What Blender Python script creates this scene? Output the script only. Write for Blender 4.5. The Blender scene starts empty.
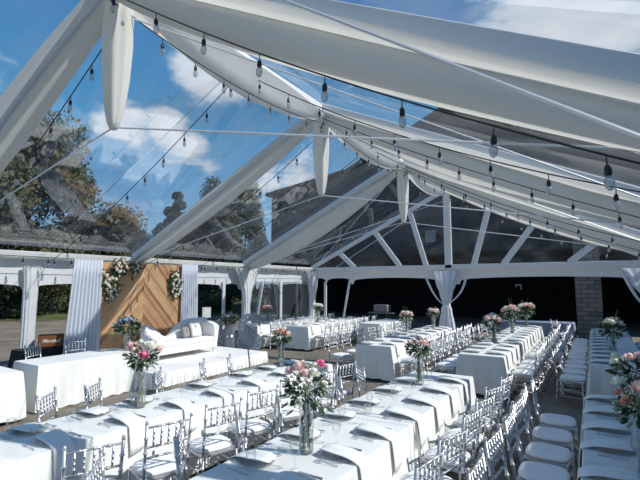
import bpy, bmesh, math, random
from mathutils import Vector, Matrix, noise
random.seed(7)
R = random.Random(11)
PI = math.pi
SC = bpy.context.scene
COL = SC.collection

# ------------------------------------------------------------------ place constants (metres)
XR, XL, XE = -4.5, -10.6, 1.6          # ridge, left eave, right eave
YG, BAY = 15.94, 4.42                  # gable, bay length
ZR, ZE = 5.556, 2.70                   # ridge and eave heights
YT = [YG - BAY * t for t in range(5)]  # frame planes, 0 = gable
SL = (ZR - ZE) / (XE - XR)

# ------------------------------------------------------------------ materials
MATS = {}
def nodes(m):
    m.use_nodes = True
    nt = m.node_tree; nt.nodes.clear()
    return nt, nt.nodes, nt.links
def principled(name, col, rough=.6, metal=0., var=0., vscale=8., bump=0., bscale=40., sheen=0., trans=0.):
    m = bpy.data.materials.new(name); nt, N, L = nodes(m)
    o = N.new('ShaderNodeOutputMaterial'); b = N.new('ShaderNodeBsdfPrincipled')
    b.inputs['Base Color'].default_value = (*col, 1); b.inputs['Roughness'].default_value = rough
    b.inputs['Metallic'].default_value = metal
    tc = N.new('ShaderNodeTexCoord')
    if var:
        n = N.new('ShaderNodeTexNoise'); n.inputs['Scale'].default_value = vscale; n.inputs['Detail'].default_value = 4
        L.new(tc.outputs['Object'], n.inputs['Vector'])
        r = N.new('ShaderNodeValToRGB')
        r.color_ramp.elements[0].position = .3; r.color_ramp.elements[1].position = .7
        r.color_ramp.elements[0].color = (*[c * (1 - var) for c in col], 1)
        r.color_ramp.elements[1].color = (*[min(1, c * (1 + var)) for c in col], 1)
        L.new(n.outputs['Fac'], r.inputs['Fac']); L.new(r.outputs['Color'], b.inputs['Base Color'])
    if bump:
        n = N.new('ShaderNodeTexNoise'); n.inputs['Scale'].default_value = bscale; n.inputs['Detail'].default_value = 3
        L.new(tc.outputs['Object'], n.inputs['Vector'])
        bu = N.new('ShaderNodeBump'); bu.inputs['Strength'].default_value = bump; bu.inputs['Distance'].default_value = .02
        L.new(n.outputs['Fac'], bu.inputs['Height']); L.new(bu.outputs['Normal'], b.inputs['Normal'])
    last = b
    if trans:
        t = N.new('ShaderNodeBsdfTranslucent'); t.inputs['Color'].default_value = (*col, 1)
        mx = N.new('ShaderNodeMixShader'); mx.inputs[0].default_value = trans
        L.new(b.outputs[0], mx.inputs[1]); L.new(t.outputs[0], mx.inputs[2]); last = mx
    L.new(last.outputs[0], o.inputs['Surface'])
    MATS[name] = m
    return m
def clear(name, tint, gl=.12, rough=.05, haze=0., hcol=(.8, .82, .85), streak=False, base=.02):
    """a thin clear film or thin glass: see-through, a little gloss, a little milky haze"""
    m = bpy.data.materials.new(name); nt, N, L = nodes(m)
    o = N.new('ShaderNodeOutputMaterial')
    t = N.new('ShaderNodeBsdfTransparent'); t.inputs[0].default_value = (*tint, 1)
    g = N.new('ShaderNodeBsdfGlossy'); g.inputs['Roughness'].default_value = rough
    lw = N.new('ShaderNodeLayerWeight'); lw.inputs['Blend'].default_value = .25
    mp = N.new('ShaderNodeMapRange'); mp.inputs['To Min'].default_value = base; mp.inputs['To Max'].default_value = gl
    L.new(lw.outputs['Fresnel'], mp.inputs['Value'])
    m1 = N.new('ShaderNodeMixShader'); L.new(mp.outputs[0], m1.inputs[0]); L.new(t.outputs[0], m1.inputs[1]); L.new(g.outputs[0], m1.inputs[2])
    last = m1
    if haze:
        d = N.new('ShaderNodeBsdfTranslucent'); d.inputs[0].default_value = (*hcol, 1)
        d2 = N.new('ShaderNodeBsdfDiffuse'); d2.inputs[0].default_value = (*hcol, 1)
        md = N.new('ShaderNodeMixShader'); md.inputs[0].default_value = .4
        L.new(d.outputs[0], md.inputs[1]); L.new(d2.outputs[0], md.inputs[2])
        m2 = N.new('ShaderNodeMixShader'); m2.inputs[0].default_value = haze
        if streak:
            tc = N.new('ShaderNodeTexCoord'); mpg = N.new('ShaderNodeMapping')
            mpg.inputs['Rotation'].default_value = (0, 0, .5); mpg.inputs['Scale'].default_value = (.5, 1.6, 1.)
            n = N.new('ShaderNodeTexNoise'); n.inputs['Scale'].default_value = 1.1; n.inputs['Detail'].default_value = 7; n.inputs['Distortion'].default_value = 1.4
            L.new(tc.outputs['Object'], mpg.inputs[0]); L.new(mpg.outputs[0], n.inputs['Vector'])
            r = N.new('ShaderNodeMapRange'); r.inputs['From Min'].default_value = .42; r.inputs['From Max'].default_value = .75
            r.inputs['To Min'].default_value = haze * .35; r.inputs['To Max'].default_value = haze * 2.6
            L.new(n.outputs['Fac'], r.inputs['Value']); L.new(r.outputs[0], m2.inputs[0])
            bn = N.new('ShaderNodeTexNoise'); bn.inputs['Scale'].default_value = .9; bn.inputs['Detail'].default_value = 2
            L.new(mpg.outputs[0], bn.inputs['Vector'])
            bu = N.new('ShaderNodeBump'); bu.inputs['Strength'].default_value = .10; bu.inputs['Distance'].default_value = .10
            L.new(bn.outputs['Fac'], bu.inputs['Height']); L.new(bu.outputs['Normal'], g.inputs['Normal'])
        L.new(m1.outputs[0], m2.inputs[1]); L.new(md.outputs[0], m2.inputs[2]); last = m2
    L.new(last.outputs[0], o.inputs['Surface'])
    MATS[name] = m
    return m

principled('table_linen', (.82, .82, .785), .8, bump=.12, bscale=6)
principled('napkin_linen', (.87, .87, .84), .8, bump=.15, bscale=18)
principled('drape_fabric', (.86, .85, .80), .85, bump=.25, bscale=7, trans=.38)
principled('voile_fabric', (.84, .87, .93), .85, trans=.3)
principled('vinyl_white', (.86, .87, .88), .5, trans=.25)
principled('satin_cover', (.88, .87, .84), .6, bump=.2, bscale=10)
principled('aluminium', (.76, .76, .75), .45, .2)
principled('cable_steel', (.75, .77, .80), .4, .3)
principled('chair_silver', (.60, .61, .63), .38, .6)
principled('cushion_white', (.88, .88, .87), .7)
principled('sofa_fabric', (.86, .85, .82), .6, bump=.1, bscale=25)
principled('pillow_cream', (.86, .83, .77), .8, var=.06, vscale=30)
principled('pillow_taupe', (.32, .30, .29), .8)
principled('black_plastic', (.008, .009, .012), .45)
principled('black_cloth', (.012, .013, .016), .8)
principled('rose_blush', (.90, .60, .54), .6, var=.15, vscale=25)
principled('rose_pink', (.86, .20, .36), .6, var=.2, vscale=25)
principled('rose_white', (.88, .86, .74), .6, var=.05, vscale=25)
principled('rose_coral', (.80, .35, .24), .6, var=.15, vscale=25)
principled('hydrangea_blue', (.30, .42, .58), .7, var=.2, vscale=30)
principled('leaf_dark', (.035, .075, .03), .5, var=.35, vscale=20)
principled('leaf_grey', (.30, .36, .25), .6, var=.25, vscale=30)
principled('babys_breath', (.72, .76, .66), .8)
principled('stem_green', (.10, .17, .05), .5)
principled('tree_leaf', (.075, .080, .030), .7, var=.55, vscale=.9)
principled('tree_leaf_dark', (.030, .045, .022), .7, var=.5, vscale=.8)
principled('bark', (.07, .055, .04), .9, var=.3, vscale=6)
principled('grass', (.075, .10, .03), .9, var=.4, vscale=.6)
principled('speaker_front', (.23, .085, .03), .7, var=.1, vscale=40)
principled('lettering_white', (.85, .82, .75), .5)
principled('letter_silver', (.26, .30, .36), .4, .3, var=.4, vscale=45)
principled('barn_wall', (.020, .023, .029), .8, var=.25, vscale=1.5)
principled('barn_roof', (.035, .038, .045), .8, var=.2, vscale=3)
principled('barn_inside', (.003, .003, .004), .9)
principled('frame_gold', (.7, .7, .68), .4)
principled('grey_metal', (.22, .23, .24), .5, .4)
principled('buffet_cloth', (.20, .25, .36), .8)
clear('clear_film', (.93, .955, .975), gl=.25, rough=.04, haze=.055, streak=True, base=.02)
clear('clear_side_film', (.80, .86, .90), gl=.3, rough=.04, haze=.10)
clear('glass', (.985, .992, .988), gl=.32, rough=.03, base=.015)
clear('glass_plate', (.965, .975, .985), gl=.4, rough=.08, haze=.16, base=.05)
clear('acrylic', (.86, .90, .94), gl=.7, rough=.05, haze=.12, base=.08)
clear('water', (.95, .965, .93), gl=.35, rough=.02, base=.03)
def bulb_material():
    return clear('bulb_glass', (.80, .82, .84), gl=.8, rough=.05, haze=.18, base=.1)
bulb_material()

def ground_material():
    m = bpy.data.materials.new('paving'); nt, N, L = nodes(m)
    o = N.new('ShaderNodeOutputMaterial'); b = N.new('ShaderNodeBsdfPrincipled'); b.inputs['Roughness'].default_value = .9
    tc = N.new('ShaderNodeTexCoord')
    n = N.new('ShaderNodeTexNoise'); n.inputs['Scale'].default_value = .8; n.inputs['Detail'].default_value = 8; n.inputs['Roughness'].default_value = .65
    n2 = N.new('ShaderNodeTexNoise'); n2.inputs['Scale'].default_value = 35; n2.inputs['Detail'].default_value = 4
    v = N.new('ShaderNodeTexVoronoi'); v.feature = 'DISTANCE_TO_EDGE'; v.inputs['Scale'].default_value = .9; v.inputs['Randomness'].default_value = .9
    for q in (n, n2, v): L.new(tc.outputs['Object'], q.inputs['Vector'])
    r = N.new('ShaderNodeValToRGB'); e = r.color_ramp.elements
    e[0].position = .3; e[0].color = (.125, .105, .082, 1); e[1].position = .72; e[1].color = (.27, .235, .185, 1)
    L.new(n.outputs['Fac'], r.inputs['Fac'])
    r2 = N.new('ShaderNodeMapRange'); r2.inputs['From Min'].default_value = .3; r2.inputs['From Max'].default_value = .7; r2.inputs['To Min'].default_value = .75; r2.inputs['To Max'].default_value = 1.2
    L.new(n2.outputs['Fac'], r2.inputs['Value'])
    r3 = N.new('ShaderNodeMapRange'); r3.inputs['From Max'].default_value = .02; r3.inputs['To Min'].default_value = .6
    L.new(v.outputs['Distance'], r3.inputs['Value'])
    mu = N.new('ShaderNodeMath'); mu.operation = 'MULTIPLY'; L.new(r2.outputs[0], mu.inputs[0]); L.new(r3.outputs[0], mu.inputs[1])
    vm = N.new('ShaderNodeVectorMath'); vm.operation = 'SCALE'; L.new(r.outputs['Color'], vm.inputs[0]); L.new(mu.outputs[0], vm.inputs['Scale'])
    L.new(vm.outputs[0], b.inputs['Base Color'])
    bu = N.new('ShaderNodeBump'); bu.inputs['Strength'].default_value = .4; bu.inputs['Distance'].default_value = .02
    L.new(n2.outputs['Fac'], bu.inputs['Height']); L.new(bu.outputs['Normal'], b.inputs['Normal'])
    L.new(b.outputs[0], o.inputs['Surface']); MATS['paving'] = m
ground_material()

def chevron_material():
    """warm boards laid in a chevron; object space y across, z up"""
    m = bpy.data.materials.new('chevron_wood'); nt, N, L = nodes(m)
    def M(op, a, b=None, c=None):
        k = N.new('ShaderNodeMath'); k.operation = op
        for i, q in enumerate((a, b, c)):
            if q is None: continue
            if isinstance(q, (int, float)): k.inputs[i].default_value = q
            else: L.new(q, k.inputs[i])
        return k.outputs[0]
    o = N.new('ShaderNodeOutputMaterial'); b = N.new('ShaderNodeBsdfPrincipled'); b.inputs['Roughness'].default_value = .6
    tc = N.new('ShaderNodeTexCoord'); s = N.new('ShaderNodeSeparateXYZ'); L.new(tc.outputs['Object'], s.inputs[0])
    ay = M('ABSOLUTE', s.outputs['Y']); side = M('SIGN', s.outputs['Y'])
    w = M('ADD', s.outputs['Z'], M('MULTIPLY', ay, 1.15))
    idx = M('FLOOR', M('DIVIDE', w, .115)); fr = M('FRACT', M('DIVIDE', w, .115))
    cv = N.new('ShaderNodeCombineXYZ'); L.new(idx, cv.inputs[0]); L.new(side, cv.inputs[1])
    wn = N.new('ShaderNodeTexWhiteNoise'); wn.noise_dimensions = '3D'; L.new(cv.outputs[0], wn.inputs['Vector'])
    r = N.new('ShaderNodeValToRGB'); e = r.color_ramp.elements
    e[0].color = (.27, .135, .065, 1); e[1].color = (.66, .42, .235, 1)
    x = e.new(.5); x.color = (.50, .29, .145, 1)
    L.new(wn.outputs['Value'], r.inputs['Fac'])
    along = N.new('ShaderNodeCombineXYZ')
    L.new(M('MULTIPLY', w, 30.), along.inputs[0]); L.new(M('SUBTRACT', s.outputs['Z'], ay), along.inputs[1]); L.new(wn.outputs['Value'], along.inputs[2])
    gn = N.new('ShaderNodeTexNoise'); gn.inputs['Scale'].default_value = 2.2; gn.inputs['Detail'].default_value = 5; L.new(along.outputs[0], gn.inputs['Vector'])
    gr = N.new('ShaderNodeMapRange'); gr.inputs['From Min'].default_value = .3; gr.inputs['From Max'].default_value = .7; gr.inputs['To Min'].default_value = .72; gr.inputs['To Max'].default_value = 1.2
    L.new(gn.outputs['Fac'], gr.inputs['Value'])
    gap = M('GREATER_THAN', fr, .05); gap = M('MULTIPLY_ADD', gap, .55, .45)
    vm = N.new('ShaderNodeVectorMath'); vm.operation = 'SCALE'; L.new(r.outputs['Color'], vm.inputs[0]); L.new(M('MULTIPLY', gr.outputs[0], gap), vm.inputs['Scale'])
    L.new(vm.outputs[0], b.inputs['Base Color']); L.new(b.outputs[0], o.inputs['Surface']); MATS['chevron_wood'] = m
chevron_material()
def stone_material():
    m = bpy.data.materials.new('stacked_stone'); nt, N, L = nodes(m)
    o = N.new('ShaderNodeOutputMaterial'); b = N.new('ShaderNodeBsdfPrincipled'); b.inputs['Roughness'].default_value = .9
    tc = N.new('ShaderNodeTexCoord'); mp = N.new('ShaderNodeMapping'); mp.inputs['Rotation'].default_value = (PI / 2, 0, 0)
    L.new(tc.outputs['Object'], mp.inputs[0])
    k = N.new('ShaderNodeTexBrick'); k.inputs['Scale'].default_value = 1.; k.inputs['Brick Width'].default_value = .42; k.inputs['Row Height'].default_value = .16; k.inputs['Mortar Size'].default_value = .012
    k.inputs['Color1'].default_value = (.17, .16, .14, 1); k.inputs['Color2'].default_value = (.30, .28, .24, 1); k.inputs['Mortar'].default_value = (.07, .07, .065, 1)
    L.new(mp.outputs[0], k.inputs['Vector']); L.new(k.outputs['Color'], b.inputs['Base Color']); L.new(b.outputs[0], o.inputs['Surface'])
    MATS['stacked_stone'] = m
stone_material()

# ------------------------------------------------------------------ mesh helpers
def finish(bm, name, mat, parent=None, smooth=False, loc=None):
    me = bpy.data.meshes.new(name)
    bmesh.ops.recalc_face_normals(bm, faces=bm.faces[:])
    bm.to_mesh(me); bm.free()
    mats = mat if isinstance(mat, (list, tuple)) else [mat]
    for q in mats: me.materials.append(MATS[q])
    if smooth:
        for p in me.polygons: p.use_smooth = True
    o = bpy.data.objects.new(name, me); COL.objects.link(o)
    if parent is not None: o.parent = parent
    if loc is not None: o.location = loc
    return o
def box(bm, c, s, rz=0., bev=0., mi=0):
    v = []
    r = bmesh.ops.create_cube(bm, size=1.)
    M = Matrix.Translation(c) @ Matrix.Rotation(rz, 4, 'Z') @ Matrix.Diagonal((*s, 1))
    bmesh.ops.transform(bm, matrix=M, verts=r['verts'])
    fs = list({f for q in r['verts'] for f in q.link_faces})
    for f in fs: f.material_index = mi
    if bev:
        es = list({e for q in r['verts'] for e in q.link_edges})
        bmesh.ops.bevel(bm, geom=es, offset=bev, segments=2, affect='EDGES', profile=.7)
def tube(bm, pts, rad, seg=6, caps=True, mi=0):
    pts = [Vector(p) for p in pts]
    n = len(pts)
    if not isinstance(rad, (list, tuple)): rad = [rad] * n
    rings = []
    prev = None
    for i, p in enumerate(pts):
        d = (pts[min(i + 1, n - 1)] - pts[max(i - 1, 0)])
        if d.length < 1e-9: d = Vector((0, 0, 1))
        d.normalize()
        ref = Vector((0, 0, 1)) if abs(d.z) < .9 else Vector((0, 1, 0))
        if prev is not None and (prev - d * prev.dot(d)).length > 1e-4: a = (prev - d * prev.dot(d)).normalized()
        else: a = d.cross(ref).normalized()
        prev = a; b = d.cross(a)
        rings.append([bm.verts.new(p + (a * math.cos(2 * PI * k / seg) + b * math.sin(2 * PI * k / seg)) * rad[i]) for k in range(seg)])
    for i in range(n - 1):
        for k in range(seg):
            f = bm.faces.new((rings[i][k], rings[i][(k + 1) % seg], rings[i + 1][(k + 1) % seg], rings[i + 1][k])); f.material_index = mi
    if caps:
        for rg in (rings[0], rings[-1]):
            f = bm.faces.new(rg); f.material_index = mi
def lathe(bm, prof, c=(0, 0, 0), seg=16, mi=0, cap=False):
    rings = []
    for r, z in prof:
        rings.append([bm.verts.new((c[0] + r * math.cos(2 * PI * k / seg), c[1] + r * math.sin(2 * PI * k / seg), c[2] + z)) for k in range(seg)])
    for i in range(len(rings) - 1):
        for k in range(seg):
            f = bm.faces.new((rings[i][k], rings[i][(k + 1) % seg], rings[i + 1][(k + 1) % seg], rings[i + 1][k])); f.material_index = mi
    if cap:
        bm.faces.new(rings[0]); bm.faces.new(rings[-1])
def grid(bm, P, closed_u=False, mi=0):
    """P: list of rows of points"""
    V = [[bm.verts.new(p) for p in row] for row in P]
    for i in range(len(V) - 1):
        m = len(V[i])
        for k in range(m if closed_u else m - 1):
            f = bm.faces.new((V[i][k], V[i][(k + 1) % m], V[i + 1][(k + 1) % m], V[i + 1][k])); f.material_index = mi
    return V
def empty(name, loc=(0, 0, 0), rz=0.):
    o = bpy.data.objects.new(name, None); COL.objects.link(o); o.location = loc; o.rotation_euler = (0, 0, rz)
    o.empty_display_size = .1
    return o
def tag(o, label=None, cat=None, group=None, kind=None):
    if label: o['label'] = label
    if cat: o['category'] = cat
    if group: o['group'] = group
    if kind: o['kind'] = kind
    return o
def copy_tree(o, parent=None):
    c = o.copy(); COL.objects.link(c); c.parent = parent
    for ch in CH.get(o.name, ()):
        copy_child(ch, c)
    return c
def copy_child(o, parent):
    c = o.copy(); COL.objects.link(c); c.parent = parent
    for ch in CH.get(o.name, ()): copy_child(ch, c)
CH = {}
def remember(root):
    """note the children of a finished prototype so that it can be copied"""
    allo = list(COL.objects)
    def rec(o):
        CH[o.name] = [q for q in allo if q.parent == o]
        for q in CH[o.name]: rec(q)
    rec(root)
class Proto:
    def __init__(s, root): s.root = root; s.used = False; remember(root)
    def get(s, name=None):
        if not s.used: s.used = True; return s.root
        return copy_tree(s.root)
ORD = ['first', 'second', 'third', 'fourth', 'fifth', 'sixth', 'seventh', 'eighth', 'ninth', 'tenth', 'eleventh', 'twelfth', 'thirteenth', 'fourteenth', 'fifteenth', 'sixteenth']

# ------------------------------------------------------------------ ground and surroundings
bm = bmesh.new()
grid(bm, [[(-70, -20, 0), (30, -20, 0)], [(-70, 60, 0), (30, 60, 0)]])
tag(finish(bm, 'floor', 'paving'), kind='structure')
def polar(az, d, z=0.):
    a = math.radians(az); return Vector((d * math.sin(a), d * math.cos(a), z))
bm = bmesh.new()
rows = []
for i in range(9):
    d = 30 + i * 3.2
    rows.append([polar(-84 + k * 2.2, d + .8 * math.sin(k * 1.3) * (i == 0), .02 + .10 * i ** 1.2 + .1 * noise.noise((k * .5, i * .7, 0)) * i) for k in range(21)])
grid(bm, rows)
tag(finish(bm, 'lawn', 'grass', smooth=True), 'grassy bank rising under the trees beyond the left side of the tent', 'grass', kind='stuff')

def tree_parts(kind, seed):
    rr = random.Random(seed)
    bm = bmesh.new()
    if kind == 'tall':
        blobs = [(Vector((rr.gauss(0, .20), rr.gauss(0, .20), .20 + .62 * rr.random())), .13 + .08 * rr.random()) for _ in range(26)]
    elif kind == 'cone':
        blobs = [(Vector((rr.gauss(0, .035), rr.gauss(0, .035), z)), .16 * (1.08 - z) + .01) for z in [.1 + .06 * i for i in range(15)]]
    else:
        blobs = [(Vector((rr.gauss(0, .32), rr.gauss(0, .32), .08 + .68 * rr.random())), .16 + .10 * rr.random()) for _ in range(18)]
    n = 34000 if kind == 'tall' else 14000
    for i in range(n):
        c, r = rr.choice(blobs)
        d = Vector((rr.gauss(0, 1), rr.gauss(0, 1), rr.gauss(0, 1))).normalized()
        p = c + d * r * (rr.random() ** .45)
        s = .009 + .009 * rr.random()
        a = Vector((rr.gauss(0, 1), rr.gauss(0, 1), rr.gauss(0, 1))).normalized(); b = a.cross(d + Vector((.01, .02, .03))).normalized()
        vs = [bm.verts.new(p + a * s), bm.verts.new(p + b * s * .6), bm.verts.new(p - a * s), bm.verts.new(p - b * s * .6)]
        bm.faces.new(vs)
    return bm
def tree_proto(kind, seed, leafm, H):
    root = empty('tree' if kind != 'bush' else 'bush')
    c = finish(tree_parts(kind, seed), 'foliage', leafm, root)
    bm = bmesh.new()
    tube(bm, [(0, 0, 0), (.01, 0, .3), (0, .01, .7)], [.03, .022, .008], 8)
    for k in range(5):
        a = k * 1.3; tube(bm, [(0, 0, .25 + .07 * k), (.1 * math.cos(a), .1 * math.sin(a), .42 + .07 * k)], [.012, .004], 5)
    finish(bm, 'trunk' if kind != 'bush' else 'stem', 'bark', root)
    root.scale = (H, H, H)
    return root
protos = {('tall', 1): Proto(tree_proto('tall', 1, 'tree_leaf', 1)), ('tall', 2): Proto(tree_proto('tall', 2, 'tree_leaf_dark', 1)),
          ('cone', 3): Proto(tree_proto('cone', 3, 'tree_leaf_dark', 1)), ('bush', 4): Proto(tree_proto('bush', 4, 'tree_leaf', 1)),
          ('bush', 5): Proto(tree_proto('bush', 5, 'tree_leaf_dark', 1))}
def put_tree(key, az, d, H, w, label, group=None):
    o = protos[key].get(); p = polar(az, d)
    o.location = (p.x, p.y, 0.0); o.scale = (H * w, H * w, H); o.rotation_euler = (0, 0, az * .7)
    tag(o, label, 'tree' if key[0] != 'bush' else 'bush', group)
G1 = 'trees beyond the left side of the tent'
put_tree(('tall', 1), -71.0, 33, 13.6, .85, 'tall broad green tree at the far left edge, tallest of all', G1)
put_tree(('tall', 2), -79, 32, 12.5, .9, 'dark tree furthest left, partly outside the picture', G1)
put_tree(('tall', 1), -60.5, 37, 8.7, .9, 'mid-height tree just right of the tallest tree', G1)
put_tree(('tall', 2), -56.0, 38, 7.6, .95, 'low round dark tree above the wooden backdrop', G1)
put_tree(('cone', 3), -51.8, 36, 9.6, 1.3, 'narrow pointed dark conifer above the right end of the wooden backdrop', G1)
put_tree(('tall', 1), -44.8, 38, 12.0, .5, 'tree with grey-green crown just left of the dark barn', G1)
put_tree(('tall', 2), -48.5, 39, 9.0, .8, 'dark tree between the pointed conifer and the tree by the barn', G1)
for i, az in enumerate((-79, -75, -71, -67, -63, -59, -55, -51.5, -48, -44.5)):
    put_tree(('bush', 4 + (i % 2)), az, 34 + (i % 3), 5.0 + .5 * (i % 2), .95, 'leafy bush on the grass bank, %s from the left' % ORD[i], 'bushes along the grass bank')

# the dark barn behind the gable end
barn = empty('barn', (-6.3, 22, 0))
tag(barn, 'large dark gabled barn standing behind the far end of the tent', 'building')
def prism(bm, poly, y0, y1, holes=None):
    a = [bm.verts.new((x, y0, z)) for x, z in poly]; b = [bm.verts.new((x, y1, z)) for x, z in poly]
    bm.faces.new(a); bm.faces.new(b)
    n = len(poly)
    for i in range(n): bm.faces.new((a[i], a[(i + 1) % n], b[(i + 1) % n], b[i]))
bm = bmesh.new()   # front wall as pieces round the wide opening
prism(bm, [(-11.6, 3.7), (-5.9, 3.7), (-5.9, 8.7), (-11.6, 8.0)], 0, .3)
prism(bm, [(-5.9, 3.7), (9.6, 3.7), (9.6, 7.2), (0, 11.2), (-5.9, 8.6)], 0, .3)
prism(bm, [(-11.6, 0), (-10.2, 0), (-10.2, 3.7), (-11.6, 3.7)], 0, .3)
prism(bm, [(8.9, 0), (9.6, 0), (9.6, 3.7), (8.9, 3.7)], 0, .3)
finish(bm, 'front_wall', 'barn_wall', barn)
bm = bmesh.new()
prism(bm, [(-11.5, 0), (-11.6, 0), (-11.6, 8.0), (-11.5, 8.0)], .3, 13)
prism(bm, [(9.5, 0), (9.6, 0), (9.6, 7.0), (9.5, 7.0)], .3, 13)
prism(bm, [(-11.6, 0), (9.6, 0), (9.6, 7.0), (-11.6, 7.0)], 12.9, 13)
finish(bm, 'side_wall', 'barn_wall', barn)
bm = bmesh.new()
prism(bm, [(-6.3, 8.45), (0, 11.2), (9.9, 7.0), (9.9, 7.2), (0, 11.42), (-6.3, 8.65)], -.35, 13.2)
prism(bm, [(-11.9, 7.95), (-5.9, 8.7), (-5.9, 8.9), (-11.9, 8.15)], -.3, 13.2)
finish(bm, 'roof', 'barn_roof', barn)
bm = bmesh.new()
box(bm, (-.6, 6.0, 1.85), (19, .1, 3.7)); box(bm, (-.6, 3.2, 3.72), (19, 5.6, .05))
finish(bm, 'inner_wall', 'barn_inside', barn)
bm = bmesh.new()
box(bm, (-.8, -.04, 4.6), (.56, .08, .62), bev=.01)
wo = finish(bm, 'window', 'grey_metal', barn)
bm = bmesh.new(); box(bm, (-.8, -.09, 4.6), (.44, .02, .5)); finish(bm, 'pane', 'glass_plate', wo)
bm = bmesh.new()
for q in range(24): box(bm, (-11.2 + q * .87, -.02, 5.4), (.06, .04, 3.3))
finish(bm, 'wall_batten', 'barn_wall', barn)
# unseen side wing, added so that its eaves shade the right-hand tables
wing = empty('shade_building', (3.3, 6, 0))
tag(wing, 'unseen long low building added right of the tent to shade the tables', 'building')
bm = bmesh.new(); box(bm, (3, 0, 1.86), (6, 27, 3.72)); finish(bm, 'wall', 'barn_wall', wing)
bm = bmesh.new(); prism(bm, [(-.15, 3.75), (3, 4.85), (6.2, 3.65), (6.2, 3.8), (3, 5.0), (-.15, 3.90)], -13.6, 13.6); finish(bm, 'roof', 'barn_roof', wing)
# stone pillar
pil = empty('stone_pillar', (-.17, 18.6, 0))
tag(pil, 'square stacked-stone pillar standing in front of the barn opening', 'pillar')
bm = bmesh.new(); box(bm, (0, 0, 2.1), (.80, .6, 4.2), bev=.015); finish(bm, 'shaft', 'stacked_stone', pil)
bm = bmesh.new(); box(bm, (0, 0, 4.26), (.9, .7, .12), bev=.02); finish(bm, 'cap_stone', 'stacked_stone', pil)

# ------------------------------------------------------------------ tent frame
frame = empty('tent_frame', (XR, YG, 0))
tag(frame, 'white aluminium clear-span tent frame with rafters, ridge beam and truss gable', 'tent frame')
def fbox(name, a, b, w, hgt, mat='aluminium', lift=0.):
    """a rectangular bar from a to b (world) as a part of the frame"""
    a, b = Vector(a), Vector(b)
    d = (b - a); Ln = d.length; d.normalize()
    ref = Vector((0, 0, 1)) if abs(d.z) < .95 else Vector((0, 1, 0))
    s = d.cross(ref).normalized(); u = s.cross(d).normalized()
    bm = bmesh.new()
    def ring(p): return [bm.verts.new(p + s * (w / 2) * i + u * (hgt / 2) * j) for i, j in ((-1, -1), (1, -1), (1, 1), (-1, 1))]
    A, B = ring(a - frame.location), ring(b - frame.location)
    bm.faces.new(A); bm.faces.new(B)
    for k in range(4): bm.faces.new((A[k], A[(k + 1) % 4], B[(k + 1) % 4], B[k]))
    bmesh.ops.bevel(bm, geom=[e for e in bm.edges if abs((e.verts[0].co - e.verts[1].co).normalized().dot(d)) > .99], offset=.012, segments=1, affect='EDGES')
    return finish(bm, name, mat, frame)
def zr(x): return ZR - SL * abs(x - XR)
for t, Y in enumerate(YT):
    w, hh = (.11, .20) if t else (.10, .17)
    for X in (XL, XE):
        fbox('rafter', (XR, Y - (.15 if (t == 3 and X > 0) else 0), ZR + .13), (X, Y + (.75 if (t == 3 and X > 0) else 0), ZE + .13), w, hh)
        fbox('leg', (X, Y, 0), (X, Y, ZE + .1), .12, .12)
fbox('ridge_beam', (XR, YG, ZR + .12), (XR, YT[4], ZR + .12), .12, .16)
for X in (XL, XE):
    fbox('eave_beam', (X, YG, ZE + .06), (X, YT[4], ZE + .06), .12, .16)
# gable truss
fbox('bottom_chord', (XL, YG, ZE + .03), (XE, YG, ZE + .03), .12, .19)
fbox('king_post', (XR, YG, ZE), (XR, YG, ZR + .1), .26, .12)
fbox('leg', (XR - .05, YG + .02, 0), (XR - .05, YG + .02, ZE), .12, .12)
for xb, xt in ((-5.36, -5.98), (-6.42, -7.5), (-8.45, -9.2), (-3.6, -2.98), (-2.6, -1.5), (-.62, .2)):
    fbox('web_strut', (xb, YG, ZE + .1), (xt, YG, zr(xt) + .1), *((.20, .07) if abs(xb - xt) < .33 * (zr(xt) - ZE) else (.07, .20)))
# intermediate purlin cables and the cables from the hanging posts
for t in (1, 2, 3, 4):
    Y = YT[t]
    for X in (XL, XE):
        bm = bmesh.new(); o3 = frame.location
        tube(bm, [Vector((XR, Y, 3.88)) - o3, Vector((X, Y + (.75 if t == 3 and X > 0 else 0), ZE)) - o3], .011, 5); finish(bm, 'tension_cable', 'cable_steel', frame)
for a, b in (((XR, YT[1], ZR - .05), (XL, YT[0], ZE)), ((XR, YT[0], ZR - .3), (XL, YT[1], ZE)), ((XR, YT[1], 3.88), (-9.6, YT[0], ZE)),
             ((-2.45, 1.9, 4.50), (XE, 1.9, 1.64)), ((XR, YT[3], ZR - .3), (XE, YT[2], ZE)), ((XR, YT[2], ZR - .3), (XE, YT[1], ZE))):
    bm = bmesh.new(); o3 = frame.location
    tube(bm, [Vector(a) - o3, Vector(b) - o3], .010, 5); finish(bm, 'brace_cable', 'cable_steel', frame)
for t in (1, 2, 3, 4):
    fbox('hanging_post', (XR, YT[t], ZR), (XR, YT[t], 3.9), .06, .06)

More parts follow.
